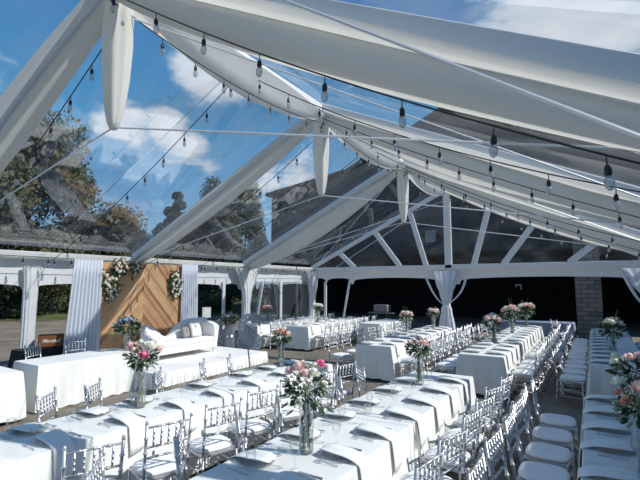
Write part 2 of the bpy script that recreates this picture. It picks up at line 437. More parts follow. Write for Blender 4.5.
# clear roof: one film panel per bay and slope, welded seam down the middle
def film_slope(name, X):
    bm = bmesh.new()
    for t in range(4):
        for (ya, yb) in ((YT[t] - .06, YT[t] - BAY / 2 + .0), (YT[t] - BAY / 2, YT[t] - BAY + .06)):
            P = []
            for i in range(9):
                u = i / 8; x = XR + (X - XR) * u
                P.append([(x, ya + (yb - ya) * k / 6, zr(x) + .24 - .05 * math.sin(PI * k / 6) * math.sin(PI * u)) for k in range(7)])
            grid(bm, P)
    o = finish(bm, name, 'clear_film', smooth=True); tag(o, kind='structure')
    bm = bmesh.new()
    for t in range(4):
        y = YT[t] - BAY / 2
        grid(bm, [[(XR + (X - XR) * i / 8, y - .02, zr(XR + (X - XR) * i / 8) + .232) for i in range(9)], [(XR + (X - XR) * i / 8, y + .02, zr(XR + (X - XR) * i / 8) + .232) for i in range(9)]])
    s = finish(bm, 'ceiling_seam', 'clear_side_film', o)
    return o
film_slope('ceiling', XL); film_slope('ceiling', XE)
# clear gable film
bm = bmesh.new()
grid(bm, [[(XL, YG + .08, ZE), (XR, YG + .08, ZE), (XE, YG + .08, ZE)], [(XL, YG + .08, ZE + .05), (XR, YG + .08, ZR + .1), (XE, YG + .08, ZE + .05)]])
tag(finish(bm, 'window_1', 'clear_film'), kind='structure')

# ------------------------------------------------------------------ side walls and valances
def valance(name, fixed, axis, openings, a0, a1, zt=ZE, zmid=2.12, zend=2.02, ratio=None, off=0.):
    bm = bmesh.new()
    def P(s, z): return (fixed + off, s, z) if axis == 'Y' else (s, fixed + off, z)
    s = a0; samples = []
    N_ = int((a1 - a0) / .07)
    for i in range(N_ + 1):
        s = a0 + (a1 - a0) * i / N_
        z = zend - .10
        for (o0, o1) in openings:
            if o0 <= s <= o1:
                u = (s - o0) / (o1 - o0); z = zend + (zmid - zend) * min(1, (math.sin(PI * u)) ** .3 * 1.0)
        samples.append((s, z))
    for dy in (0,):
        grid(bm, [[P(s, zt) for s, z in samples], [P(s, (zt + z) / 2) for s, z in samples], [P(s, z) for s, z in samples]])
    o = finish(bm, name, 'vinyl_white'); md = o.modifiers.new('thick', 'SOLIDIFY'); md.thickness = .006
    tag(o, kind='structure'); return o
left_open = [(-1.6, 0.4), (.6, 2.5), (2.8, 4.42), (4.72, 6.9), (7.3, 10.45), (10.6, 11.25), (11.8, 12.25), (12.4, 13.6), (13.75, 15.75)]
valance('wall_left', XL - .07, 'Y', left_open, -1.7, YG)
valance('wall_back', YG + .10, 'X', [(-10.5, -9.95), (-9.85, -8.65), (-8.55, -5.0), (-4.1, 1.2)], XL, XE, zmid=2.36, zend=2.20)
bm = bmesh.new()
grid(bm, [[(XL - .06, 11.9, .05), (XL - .06, 15.9, .05)], [(XL - .06, 11.9, 2.2), (XL - .06, 15.9, 2.2)]])
tag(finish(bm, 'window_2', 'clear_side_film'), kind='structure')

def gathered(name, pts, mat, label, cat, pleats=9, group=None, phase=0., amp=.35):
    """a gathered curtain column: pts = [(z, centre along axis, half width, half depth)], folds run down it; axis x or y set by loc"""
    pass
def column_drape(base, axis, levels, mat, label, cat, group=None, folds=11, seed=0):
    """levels: (z, centre offset, half width, half depth) from top to bottom; closed pleated tube"""
    rr = random.Random(seed); bm = bmesh.new(); seg = folds * 4
    rows = []
    for (z, c, w, d) in levels:
        row = []
        for k in range(seg):
            a = 2 * PI * k / seg
            f = 1 + .16 * math.cos(folds * a + .6 * math.sin(z * 1.5 + seed))
            s, q = c + w * math.cos(a) * f, d * math.sin(a) * f
            row.append((q, s, z) if axis == 'Y' else (s, q, z))
        rows.append(row)
    # densify
    dense = []
    for i in range(len(rows) - 1):
        for j in range(4):
            u = j / 4; uu = u * u * (3 - 2 * u)
            dense.append([Vector(a).lerp(Vector(b), uu) * 1 if True else 0 for a, b in zip(rows[i], rows[i + 1])])
            for n_, (a, b) in enumerate(zip(rows[i], rows[i + 1])): dense[-1][n_].z = a[2] + (b[2] - a[2]) * u
    dense.append([Vector(p) for p in rows[-1]])
    grid(bm, dense, closed_u=True)
    o = finish(bm, 'leg_drape', mat, smooth=True, loc=base)
    return tag(o, label, cat, group)
GD = 'white drapes wrapped round the tent legs'
column_drape((XL + .05, 4.57, 0), 'Y', [(2.5, 0, .17, .06), (2.1, 0, .14, .06), (1.2, 0, .13, .06), (.02, 0, .15, .08)], 'vinyl_white', 'white gathered fabric post on the left side, left of the wooden backdrop', 'curtain', GD, seed=1)
column_drape((XL + .13, YT[1], 0), 'Y', [(2.66, .0, .62, .10), (2.3, .0, .42, .10), (1.75, 0, .20, .11), (1.3, 0, .14, .09), (.6, 0, .2, .12), (.02, 0, .26, .14)], 'vinyl_white', 'white gathered curtain on the leg behind the silver letter S', 'curtain', GD, seed=2)
column_drape((XL + .16, YG - .2, 0), 'Y', [(2.66, 0, .45, .14), (2.2, 0, .28, .14), (1.5, 0, .15, .12), (.02, 0, .2, .13)], 'vinyl_white', 'white gathered curtain in the far left corner of the tent', 'curtain', GD, seed=3)
column_drape((XR - .08, YG - .16, 0), 'X', [(2.58, 0, .46, .12), (2.2, 0, .34, .13), (1.7, .0, .2, .13), (1.36, 0, .11, .10), (1.2, 0, .17, .12), (.5, 0, .27, .14), (.02, 0, .30, .15)], 'voile_fabric', 'sheer white curtain tied round the centre leg of the far gable', 'curtain', GD, seed=4)
column_drape((XE - .2, YG - .18, 0), 'X', [(2.58, -.12, .48, .12), (2.2, -.1, .34, .13), (1.7, .0, .2, .13), (1.36, 0, .11, .10), (.5, 0, .24, .14), (.02, 0, .26, .15)], 'voile_fabric', 'sheer white curtain on the right corner leg of the far gable', 'curtain', GD, seed=5)
for x0, y0, xa in ((XR - .08, YG - .30, 1), (XE - .2, YG - .32, 1)):
    pass
def swag(a, b, ctrl, w, label):
    """a narrow tied-back edge of curtain from a to b"""
    a, b, c = Vector(a), Vector(b), Vector(ctrl); bm = bmesh.new(); P1, P2 = [], []
    for i in range(13):
        u = i / 12; p = a * (1 - u) ** 2 + c * 2 * u * (1 - u) + b * u * u
        P1.append(p + Vector((-w * (1 - .5 * u), 0, 0))); P2.append(p + Vector((w * (1 - .5 * u), -.03, 0)))
    grid(bm, [P1, P2]); o = finish(bm, 'curtain_tieback', 'vinyl_white', smooth=True)
    md = o.modifiers.new('t', 'SOLIDIFY'); md.thickness = .02
    return tag(o, label, 'curtain', 'tied-back curtain edges')
swag((-5.32, YG - .1, 2.34), (-4.68, YG - .30, 1.40), (-5.0, YG - .2, 1.6), .05, 'tied-back white curtain edge left of the centre leg')
swag((-3.86, YG - .1, 2.34), (-4.46, YG - .30, 1.40), (-3.95, YG - .2, 1.7), .05, 'tied-back white curtain edge right of the centre leg')
swag((.75, YG - .1, 2.55), (1.28, YG - .3, 1.40), (1.0, YG - .2, 1.7), .06, 'tied-back white curtain edge beside the right corner leg')
swag((-8.62, YG - .05, 2.3), (-8.95, YG - .12, .5), (-8.8, YG - .1, 1.4), .07, 'slanting white curtain edge near the far left corner')
swag((XL + .2, 12.32, 2.2), (XL + .2, 11.95, .4), (XL + .2, 12.1, 1.2), .10, 'slanting white curtain edge just right of the letter S leg curtain')
for (yy, lab) in ((10.52, 'slim white sidewall post left of the letter S leg curtain'), (13.68, 'slim white sidewall post in the last bay of the left side')):
    bm = bmesh.new(); box(bm, (0, 0, 1.1), (.05, .12, 2.2), bev=.01); tag(finish(bm, 'sidewall_post', 'vinyl_white', loc=(XL - .0, yy, 0)), lab, 'post')
bm = bmesh.new(); box(bm, (0, 0, 1.1), (.12, .05, 2.2), bev=.01); tag(finish(bm, 'sidewall_post', 'vinyl_white', loc=(-9.9, YG - .0, 0)), 'slim white post near the left corner of the far gable', 'post')
# liner fabric along the left eave
bm = bmesh.new()
P = []
for j, (dx, dz) in enumerate(((.17, .12), (.16, .02), (.13, -.05), (.10, -.02))):
    P.append([(XL + dx, YT[4] + (YG - YT[4]) * i / 60, ZE + dz + .012 * math.sin(i * 1.7 + j)) for i in range(61)])
grid(bm, P)
tag(finish(bm, 'eave_liner', 'drape_fabric', smooth=True), 'white liner fabric running along the left eave beam', 'drape')

# ------------------------------------------------------------------ drapes on rafters, ridge and hanging posts
def rafter_drape(Y, X, wide, sag, label, seed, skew=(0, 0)):
    rr = random.Random(seed); bm = bmesh.new(); rows = []
    sec = [(-.21, .10), (-.19, .03), (-.13, -.02), (-.07, .02), (-.06, -.02), (-.10, -.22), (-.09, -.5), (-.05, -.8), (.0, -.97), (.03, -1.), (.06, -.9), (.08, -.6), (.10, -.3), (.11, -.05), (.12, .04)]
    n = 40
    for i in range(n + 1):
        u = i / n; x = XR + (X - XR) * (.012 + .976 * u); s = math.sin(PI * min(1, max(0, u ** (.72 if skew[1] else 1)))) ** .75
        pinch = .45 + .55 * s
        row = []
        for k, (dy, dz) in enumerate(sec):
            a = k / (len(sec) - 1)
            z = zr(x) + (dz * 1.0 if dz > 0 else dz * (.14 + (sag - .14) * s) if k > 3 else dz)
            rip = .012 * math.sin(k * 2.1 + u * 3 + seed) + .008 * math.sin(k * 3.7 - u * 9 + seed)
            row.append((x, Y + skew[0] + (skew[1] - skew[0]) * u + dy * wide * pinch + rip, z + .5 * rip - (.14 * u if skew[1] else 0)))
        rows.append(row)
    grid(bm, rows)
    o = finish(bm, 'rafter_drape', 'drape_fabric', smooth=True)
    return tag(o, label, 'drape', 'white drapes hung along the rafters')
RD = [(3, XL, 1.7, .30, 'white fabric drape on the nearest left rafter, at the top left corner'),
      (3, XE, .95, .38, 'white fabric drape on the nearest right rafter, widest at the top right'),
      (2, XL, .85, .38, 'white fabric drape on the second left rafter, meeting the wooden backdrop'),
      (2, XE, .85, .45, 'white fabric drape on the second right rafter'),
      (1, XL, .6, .62, 'white fabric drape on the third left rafter, sagging most'),
      (1, XE, 1.0, .50, 'white fabric drape on the third right rafter, last before the gable'),
      (4, XL, 1.2, .45, 'white fabric drape on the left rafter overhead behind the camera'),
      (4, XE, 1.2, .45, 'white fabric drape on the right rafter overhead behind the camera')]
for i, (t, X, w, s, lab) in enumerate(RD): rafter_drape(YT[t], X, w, s, lab, i * 1.3, (-.15, .75) if i == 1 else (0, 0))
def ridge_drape(ya, yb, sag, label, seed):
    bm = bmesh.new(); rows = []
    sec = [(-.30, -.02), (-.26, -.18), (-.17, -.55), (-.07, -.9), (0, -1.), (.08, -.92), (.18, -.55), (.27, -.18), (.31, -.02)]
    n = 30
    for i in range(n + 1):
        u = i / n; y = ya + (yb - ya) * (.02 + .96 * u); s = math.sin(PI * u) ** .8; row = []
        for k, (dx, dz) in enumerate(sec):
            rip = .012 * math.sin(k * 2.3 + u * 4 + seed)
            row.append((XR + dx * (.5 + .5 * s) + rip, y, ZR - SL * abs(dx) * .5 + dz * (.10 + (sag - .10) * s) + rip))
        rows.append(row)
    grid(bm, rows)
    tag(finish(bm, 'ridge_drape', 'drape_fabric', smooth=True), label, 'drape', 'white drapes hung along the ridge')
ridge_drape(YT[3], YT[2], .48, 'white drape along the ridge between the two nearest peaks', 0)
ridge_drape(YT[2], YT[1], .42, 'white drape along the ridge between the second and third peaks', 1)
ridge_drape(YT[1], YT[0], .40, 'white drape along the ridge next to the far gable', 2)
ridge_drape(YT[4], YT[3], .48, 'white drape along the ridge overhead behind the camera', 3)
def hanging_drape(t, label):
    prof = [(.145, 0), (.155, -.3), (.158, -.7), (.14, -1.1), (.11, -1.4), (.07, -1.62), (.035, -1.70)]
    bm = bmesh.new(); rows = []
    for r, z in prof:
        rows.append([(r * (1 + .07 * math.cos(7 * a + z)) * math.cos(a), r * (1 + .07 * math.cos(7 * a + z)) * math.sin(a), z) for a in [2 * PI * k / 36 for k in range(36)]])
    V = grid(bm, rows, closed_u=True); bm.faces.new(V[-1])
    tag(finish(bm, 'hanging_drape', 'drape_fabric', smooth=True, loc=(XR, YT[t], ZR)), label, 'drape', 'pointed drapes hanging from the ridge')
hanging_drape(3, 'long pointed white drape hanging from the nearest ridge peak, top left')
hanging_drape(2, 'pointed white drape hanging from the middle ridge peak')
hanging_drape(1, 'pointed white drape hanging from the ridge peak nearest the gable')

# ------------------------------------------------------------------ string lights
bmS = bmesh.new(); lathe(bmS, [(.004, 0), (.005, -.06), (.012, -.065), (.020, -.08), (.022, -.115), (.017, -.13)], seg=8, cap=True)
SOCK = finish(bmS, 'socket', 'black_plastic'); SOCKM = SOCK.data; bpy.data.objects.remove(SOCK)
bmS = bmesh.new(); lathe(bmS, [(.014, -.125), (.026, -.15), (.030, -.175), (.024, -.205), (.008, -.222)], seg=10, cap=True)
BULB = finish(bmS, 'bulb', 'bulb_glass', smooth=True); BULBM = BULB.data; bpy.data.objects.remove(BULB)
def string_light(a, b, label, n=11, sag=.10, start=.04, cord=.0075, scale=1.0):
    a, b = Vector(a), Vector(b); root = empty('string_light', a)
    def P(u): return (b - a) * u + Vector((0, 0, -sag * 4 * u * (1 - u)))
    bm = bmesh.new(); tube(bm, [P(i / 24) for i in range(25)], cord, 5)
    finish(bm, 'cord', 'black_plastic', root)
    for i in range(n):
        u = start + (1 - 2 * start) * i / (n - 1)
        s = bpy.data.objects.new('socket', SOCKM); COL.objects.link(s); s.parent = root; s.location = P(u); s.scale = (scale,) * 3
        s.rotation_euler = (R.uniform(-.06, .06), R.uniform(-.06, .06), 0)
        q = bpy.data.objects.new('bulb', BULBM); COL.objects.link(q); q.parent = s
    tag(root, label, 'string lights', 'black string lights under the clear roof')
def rp(x, y, dz=0.): return (x, y, zr(x) + dz)
string_light(rp(XR, YT[3] - .25, -.12), rp(XE, YT[3] + .65, -.40), 'string of black bulbs along the nearest right rafter drape', 10, .22)
string_light(rp(XR, YT[3] + .10, -.2), rp(XL, YT[3] + .3, -.25), 'string of black bulbs along the nearest left rafter drape', 12, .2)
string_light(rp(XR, 4.75, -.1), rp(XL, 4.95, -.1), 'string of bulbs crossing open sky between the two nearest left rafters', 11, .15)
string_light(rp(XR, 4.9, -.1), rp(XE, 4.9, -.1), 'string of bulbs between the two nearest right rafters', 11, .3)
string_light(rp(XR, YT[2] + .2, -.2), rp(XL, YT[2] + .2, -.1), 'string of bulbs under the second left rafter drape', 12, .35)
string_light(rp(XR, YT[2] - .3, -.1), rp(XE, YT[2] - .3, -.15), 'string of bulbs in front of the second right rafter drape', 12, .15)
string_light(rp(XR, 9.3, -.1), rp(XL, 9.3, -.1), 'string of bulbs between the second and third left rafters', 12, .15)
string_light(rp(XR, 9.3, -.1), rp(XE, 9.3, -.1), 'string of bulbs between the second and third right rafters', 12, .3)
string_light(rp(XR, YT[1] - .3, -.1), rp(XE, YT[1] - .3, -.15), 'string of bulbs in front of the third right rafter drape', 12, .2)
string_light(rp(XR, 13.7, -.1), rp(XL, 13.7, -.1), 'string of bulbs in the last left bay before the gable', 12, .2)
string_light(rp(XR, 13.7, -.1), rp(XE, 13.7, -.1), 'string of bulbs in the last right bay before the gable', 12, .25)
string_light((XR + .12, YT[3] - .2, ZR - .28), (XR + .12, YT[2], ZR - .22), 'string of bulbs along the ridge between the two nearest peaks', 9, .22)
string_light((XR + .12, YT[2], ZR - .22), (XR + .12, YT[1], ZR - .22), 'string of bulbs along the ridge between the middle and third peaks', 8, .2)
string_light((XL + .35, YT[3] - .5, ZE + .02), (XL + .35, YG, ZE + .02), 'long string of bulbs along the left eave', 26, .03)

# ------------------------------------------------------------------ chair
def bamboo(bm, a, b, r, n=3, seg=6, end=True):
    a, b = Vector(a), Vector(b); pts = []; rad = []
    steps = n * 1
    for i in range(steps + 1):
        u = i / steps
        if i > 0 and i < steps:
            for du, k in ((-.022, 1.), (-.008, 1.55), (.008, 1.55), (.022, 1.)):
                pts.append(a.lerp(b, u + du)); rad.append(r * k)
        else: pts.append(a.lerp(b, u)); rad.append(r)
    tube(bm, pts, rad, seg)
def chair_proto():
    root = empty('chiavari_chair')
    W, D, SH, BH = .20, .19, .43, .92
    def backpt(s, z): # rear posts lean back
        u = (z - SH) / (BH - SH); return Vector((s * (W - .015 + .012 * u), -D - .065 * max(0, u) - .01, z))
    bm = bmesh.new(); box(bm, (0, .0, SH - .005), (.39, .39, .03), bev=.01); finish(bm, 'seat', 'chair_silver', root)
    bm = bmesh.new()
    rows = []
    for (z, w) in ((SH + .012, .93), (SH + .02, .99), (SH + .035, 1.), (SH + .052, .95), (SH + .062, .80), (SH + .066, .4)):
        rows.append([(w * .20 * (abs(math.cos(a)) ** .6) * (1 if math.cos(a) > 0 else -1), w * .195 * (abs(math.sin(a)) ** .6) * (1 if math.sin(a) > 0 else -1), z) for a in [2 * PI * k / 24 for k in range(24)]])
    V = grid(bm, rows, closed_u=True); bm.faces.new(V[-1]); bm.faces.new(V[0])
    finish(bm, 'seat_cushion', 'cushion_white', root, smooth=True)
    for s in (-1, 1):
        bm = bmesh.new(); bamboo(bm, (s * (W + .005), D, 0), (s * (W - .015), D - .01, SH), .0125, 4); finish(bm, 'front_leg', 'chair_silver', root, smooth=True)
        bm = bmesh.new(); bamboo(bm, (s * (W + .0), -D - .05, 0), backpt(s, SH), .013, 4)
        bamboo(bm, backpt(s, SH), backpt(s, BH), .013, 4)
        p = backpt(s, BH); lathe(bm, [(.012, -.005), (.017, .004), (.013, .012), (.016, .02), (.006, .03)], p, 8, cap=True)
        finish(bm, 'back_post', 'chair_silver', root, smooth=True)
    bm = bmesh.new()
    for z in (BH - .03, BH - .20, BH - .29): bamboo(bm, backpt(-1, z), backpt(1, z), .0095, 4)
    for k in range(5):
        s = (-2 + k) / 3.0
        bamboo(bm, backpt(s, BH - .20), backpt(s, BH - .03), .0085, 4)
    finish(bm, 'backrest', 'chair_silver', root, smooth=True)
    bm = bmesh.new()
    for s in (-1, 1):
        for z in (.16, .27): bamboo(bm, (s * W, D, z), (s * W, -D - .04, z), .008, 2)
    for z in (.18, .30):
        bamboo(bm, (-W, D, z), (W, D, z), .008, 2)
    bamboo(bm, (-W, -D - .04, .22), (W, -D - .04, .22), .008, 2)
    finish(bm, 'stretcher', 'chair_silver', root, smooth=True)
    return root
CHAIR = Proto(chair_proto())
def chair(x, y, face, label, group):
    """face: the heading (degrees from +Y towards +X) the seat looks at"""
    o = CHAIR.get(); o.location = (x, y, 0); o.rotation_euler = (0, 0, -math.radians(face))
    tag(o, label, 'chair', group)
    return o

# ------------------------------------------------------------------ tables and cloths
def table_proto():
    root = empty('banquet_table')
    bm = bmesh.new(); box(bm, (0, 0, .735), (.76, 2.36, .03), bev=.006); finish(bm, 'tabletop', 'grey_metal', root)
    for sx in (-1, 1):
        for sy in (-1, 1):
            bm = bmesh.new(); tube(bm, [(sx * .3, sy * .95, 0), (sx * .3, sy * 1.0, .72)], .014, 8); finish(bm, 'leg', 'grey_metal', root)
    return root
TABLE = Proto(table_proto())
def cloth_mesh(w, l, seed, drop=.70, amp=(.02, .02), flare=.05):
    """draped cloth: flat top, pleated skirt; amp = (long sides, ends)"""
    rr = random.Random(seed); zt = .757
    hw, hl = w / 2, l / 2; r = .02
    per = []
    def side(p0, p1, nrm, n, am):
        for i in range(n): per.append((Vector(p0).lerp(Vector(p1), i / n), Vector(nrm), am, i / n))
    nL, nW = 56, 20
    side((-hw, -hl), (hw, -hl), (0, -1), nW, amp[1]); side((hw, -hl), (hw, hl), (1, 0), nL, amp[0])
    side((hw, hl), (-hw, hl), (0, 1), nW, amp[1]); side((-hw, hl), (-hw, -hl), (-1, 0), nL, amp[0])
    bm = bmesh.new(); rows = []
    n = len(per); ph = rr.random() * 6
    for (lev, (dz, k)) in enumerate(((0, -1), (0, 0), (-.012, .0), (-.05, .12), (-.2, .4), (-.38, .7), (-.55, .9), (-drop, 1.0))):
        row = []
        for i, (p, nr, am, u) in enumerate(per):
            if k < 0: q = p * 0.0 + Vector((p.x * (1 - r / hw), p.y * (1 - r / hl))); row.append((q.x, q.y, zt + .002)); continue
            corner = math.exp(-((min(u, 1 - u) / .07) ** 2))
            cn = Vector((1 if p.x > 0 else -1, 1 if p.y > 0 else -1)).normalized()
            wv = (math.sin(i * .62 + ph + .8 * math.sin(i * .23)) * .6 + math.sin(i * 1.27 + ph * 2) * .4)
            off = nr * (am * (wv + .8) * k + flare * k * .5 * (am > .008)) + cn * corner * k * (.05 if am > .008 else .006)
            q = p + off + nr * (.006 if dz < 0 else 0)
            row.append((q.x, q.y, zt + dz + (0.01 * math.sin(i * .8 + ph) if k == 1 else 0)))
        rows.append(row)
    V = grid(bm, rows, closed_u=True); bm.faces.new(V[0])
    return bm
def row_table(xc, w, y0, y1, tname, order, seed, near_end, far_end, mat='table_linen', group='long banquet tables', clabel=None):
    t = TABLE.get(); t.location = (xc, (y0 + y1) / 2, 0); t.scale = (w / .83, (y1 - y0) / 2.44, 1)
    tag(t, 'rectangular folding table under the cloth, %s of the %s row' % (order, tname), 'table', 'folding tables under the cloths')
    bm = cloth_mesh(w, y1 - y0 - .025, seed, amp=(.022, .018))
    # abutting ends are pressed flat
    for v in bm.verts:
        if v.co.y < -(y1 - y0) / 2 + .005 and not near_end: v.co.y = -(y1 - y0) / 2 + .010 + .0 * v.co.z
        if v.co.y > (y1 - y0) / 2 - .005 and not far_end: v.co.y = (y1 - y0) / 2 - .010
    c = finish(bm, 'tablecloth', mat, smooth=False, loc=(xc, (y0 + y1) / 2, 0))
    for p in c.data.polygons: p.use_smooth = True
    md = c.modifiers.new('edge', 'EDGE_SPLIT'); md.split_angle = math.radians(50)
    tag(c, clabel or ('white tablecloth to the ground on the %s table of the %s row' % (order, tname)), 'tablecloth', 'white tablecloths')
ROWS = {  # name: centre x, width, [y breaks]
    'left front': (-4.24, .84, [-.95, 1.49, 3.93, 6.37]),
    'centre front': (-2.01, .88, [-.67, 1.77, 4.21, 6.65]),
    'right front': (.29, .86, [-.9, 1.54, 3.98, 6.42]),
    'left back': (-4.18, .82, [8.72, 11.1, 13.48]),
    'centre back': (-1.89, .82, [8.62, 11.0, 13.38, 15.6]),
    'right back': (.30, .84, [8.62, 11.0, 13.38, 15.6]),
    'far left': (-8.10, .82, [11.3, 13.5, 15.6]),
    'left wall': (-9.65, .80, [10.7, 13.0, 15.3]),
}
for i, (nm, (xc, w, br)) in enumerate(ROWS.items()):
    n = len(br) - 1
    for k in range(n):
        od = {1: ['only'], 2: ['nearer', 'farther'], 3: ['nearest', 'middle', 'farthest']}[n][k]
        row_table(xc, w, br[k], br[k + 1], nm, od, i * 10 + k, k == 0, k == n - 1)
row_table(-6.55, .80, 13.4, 15.6, 'shaded far', 'only', 91, True, True)
row_table(-7.98, .82, .95, 3.26, 'head table', 'near left', 92, True, True, clabel='white tablecloth on the table at the left edge, before the head table')
# head table, its front pulled out to the ground
t = TABLE.get(); t.location = (-8.27, 4.53, 0); t.scale = (1.0, .76, 1); tag(t, 'folding table under the long white head table cloth', 'table', 'folding tables under the cloths')
bm = cloth_mesh(.86, 1.88, 77, drop=.745, amp=(.016, .010), flare=.04)
c = finish(bm, 'tablecloth', 'table_linen', smooth=True, loc=(-8.27, 4.53, 0)); md = c.modifiers.new('edge', 'EDGE_SPLIT'); md.split_angle = math.radians(50)
tag(c, 'plain white cloth reaching the ground on the head table beside the stage', 'tablecloth', 'white tablecloths')

# ------------------------------------------------------------------ place settings
def soft(bm_obj): return bm_obj
def plate_proto():
    bm = bmesh.new(); lathe(bm, [(.001, .004), (.095, .004), (.105, .008), (.155, .018), (.160, .016), (.108, .002), (.001, .001)], seg=24)
    return finish(bm, 'charger_plate', 'glass_plate', smooth=True)
def napkin_hang(seed):
    """folded napkin: bunched on the plate, tail hanging over the table edge at local y=0 (inwards = +y)"""
    rr = random.Random(seed); bm = bmesh.new(); rows = []
    path = [(.35, .010, .05), (.33, .022, .08), (.27, .026, .095), (.20, .022, .10), (.12, .016, .095), (.05, .003, .09), (.010, -.014, .087), (-.016, -.022, .086), (-.026, -.04, .085), (-.036, -.12, .083), (-.044, -.20, .08), (-.050, -.27, .077)]
    sk = rr.uniform(-.04, .04)
    for i, (y, z, w) in enumerate(path):
        row = []
        for k in range(9):
            u = -1 + k / 4
            f = (.005 * math.cos(u * 5 + seed + i * .35) if y > .05 else .004 * math.cos(u * 5 + seed))
            if y < 0: row.append((u * w + sk * (.4 - y), y - abs(f), z + (.02 * u if i == len(path) - 1 else 0)))
            else: row.append((u * w + sk * (.4 - y), y, z + f + .004))
        rows.append(row)
    grid(bm, rows)
    o = finish(bm, 'napkin', 'napkin_linen', smooth=True)
    md = o.modifiers.new('t', 'SOLIDIFY'); md.thickness = .004; md.offset = 1
    return o
def fork_proto():
    bm = bmesh.new(); tube(bm, [(0, -.09, .006), (0, 0, .008), (0, .05, .012)], [.005, .003, .004], 5)
    box(bm, (0, .06, .012), (.022, .02, .003))
    for k in range(4): box(bm, (-.009 + .006 * k, .09, .012), (.003, .045, .003))
    return finish(bm, 'fork', 'chair_silver', smooth=False)
def knife_proto():
    bm = bmesh.new(); tube(bm, [(0, -.1, .006), (0, .0, .006)], [.007, .005], 6); box(bm, (.003, .055, .006), (.018, .11, .003), bev=.001)
    return finish(bm, 'knife', 'chair_silver')
def goblet_proto(h=.19, r=.04):
    bm = bmesh.new(); lathe(bm, [(.034, .0), (.034, .003), (.006, .010), (.005, h * .42), (.014, h * .47), (r * .85, h * .62), (r, h * .78), (r * .9, h), (r * .86, h), (r * .94, h * .78), (r * .78, h * .63), (.002, h * .5)], seg=14)
    return finish(bm, 'wine_glass', 'glass', smooth=True)
PLATE = Proto(plate_proto()); NAP = [Proto(napkin_hang(1)), Proto(napkin_hang(2.4)), Proto(napkin_hang(4.1))]
FORK, KNIFE, GOB = Proto(fork_proto()), Proto(knife_proto()), Proto(goblet_proto())
ZT = .7605
def setting(xe, y, side, table, od, jit=0., items='pnfkg'):
    """xe: x of the table edge; side +1 = seat on the +X side (edge faces +X)"""
    rz = PI / 2 if side > 0 else -PI / 2     # local +y (inwards) -> -X for side +1
    M = Matrix.Translation((xe, y, ZT)) @ Matrix.Rotation(rz, 4, 'Z')
    sd = 'right' if side > 0 else 'left'
    if any(abs(y - b) < 0.0 for b in ()): return
    def put(p, lx, ly, lz, r, label, cat, group):
        o = p.get(); v = M @ Vector((lx, ly, lz)); o.location = v; o.rotation_euler = (0, 0, rz + r); tag(o, label, cat, group)
    where = '%s, %s side of %s row' % (od, sd, table)
    if 'p' in items: put(PLATE, 0, .20, 0, 0, 'clear glass charger plate, ' + where, 'plate', 'glass charger plates')
    if 'n' in items: put(NAP[R.randrange(3)], R.uniform(-.02, .02), 0, .021, 0, 'white napkin hanging over the edge, ' + where, 'napkin', 'white napkins on the plates')
    if 'f' in items: put(FORK, -.19, .19, 0, R.uniform(-.05, .05), 'silver fork, ' + where, 'fork', 'silver forks')
    if 'k' in items: put(KNIFE, .185, .19, 0, R.uniform(-.05, .05), 'silver knife, ' + where, 'knife', 'silver knives')
    if 'g' in items: put(GOB, .21, .345 if abs(jit) < .1 else .32, 0, 0, 'stemmed glass, ' + where, 'glass', 'stemmed glasses')
def seats(table, side, ys, back, face_jit=3., from_end='far', cups='pnfkg', sets=True, rot=None, labelend=True):
    xc, w, br = ROWS[table]
    xe = xc + side * w / 2; n = len(ys)
    sd = 'right' if side > 0 else 'left'
    for i, y in enumerate(ys):
        idx = (n - 1 - i) if from_end == 'far' else i
        od = '%s from the %s end' % (ORD[idx], from_end)
        od2 = '%s from %s end' % (ORD[idx], from_end)
        f = ((-90 if side > 0 else 90) if rot is None else 0) + R.uniform(-face_jit, face_jit) + (rot if rot else 0)
        chair(xe + side * back + R.uniform(-.015, .015), y, f, 'silver chair with white cushion, %s, %s side of %s row' % (od2, sd, table), 'silver chairs, %s side of the %s row' % (sd, table))
        if sets and y < br[-1] - .15 and y > br[0] + .1: setting(xe, y, side, table, od2, items=cups)
seats('left front', 1, [2.0, 2.65, 3.28, 3.92, 4.55, 5.2, 5.85], .36, 5, rot=-70)
seats('left front', -1, [2.0, 2.62, 3.14, 4.05, 4.85, 5.40, 5.90], .27, 4, rot=50)
seats('centre front', 1, [2.45, 3.05, 3.65, 4.3, 4.9, 5.5, 6.12], .30, 6, rot=-76)
seats('centre front', -1, [1.9, 2.6, 3.25, 3.9, 4.5, 5.15, 5.8], .26, 5, rot=47)
seats('right front', -1, [2.45, 3.1, 3.72, 4.36, 4.92, 5.5, 6.1], .33, 5)
seats('left back', 1, [9.05, 9.65, 10.25, 10.85, 11.45, 12.1, 12.7, 13.2], .34, from_end='near', cups='pn')
seats('left back', -1, [8.85, 9.5, 10.3, 11.0, 11.6, 12.2, 12.8, 13.3], .46, from_end='near', cups='pn')
yb = [8.95, 9.55, 10.15, 10.75, 11.35, 11.95, 12.55, 13.15, 13.75, 14.35, 15.0]
seats('centre back', 1, yb, .30, 10, from_end='near', cups='pn')
seats('centre back', -1, yb, .34, 12, from_end='near', cups='pn')
seats('right back', -1, yb, .28, 12, from_end='near', cups='pn')
seats('right back', 1, [13.75, 14.35, 15.0], .36, from_end='far', cups='n')
seats('far left', 1, [11.6, 12.15, 12.7, 13.25, 13.8, 14.35, 14.9], .34, from_end='near', cups='n')
seats('far left', -1, [11.6, 12.3, 13.0, 13.7, 14.4, 15.1], .34, from_end='near', cups='n')
seats('left wall', 1, [10.9, 11.45], .34, from_end='near', cups='n')
# settings on the right front row's far side (its chairs are outside the picture)
xc, w, br = ROWS['right front']
for i, y in enumerate([4.36, 4.92, 5.5, 6.1]): setting(xc + w / 2, y, 1, 'right front', '%s from far end' % ORD[3 - i], items='pk')
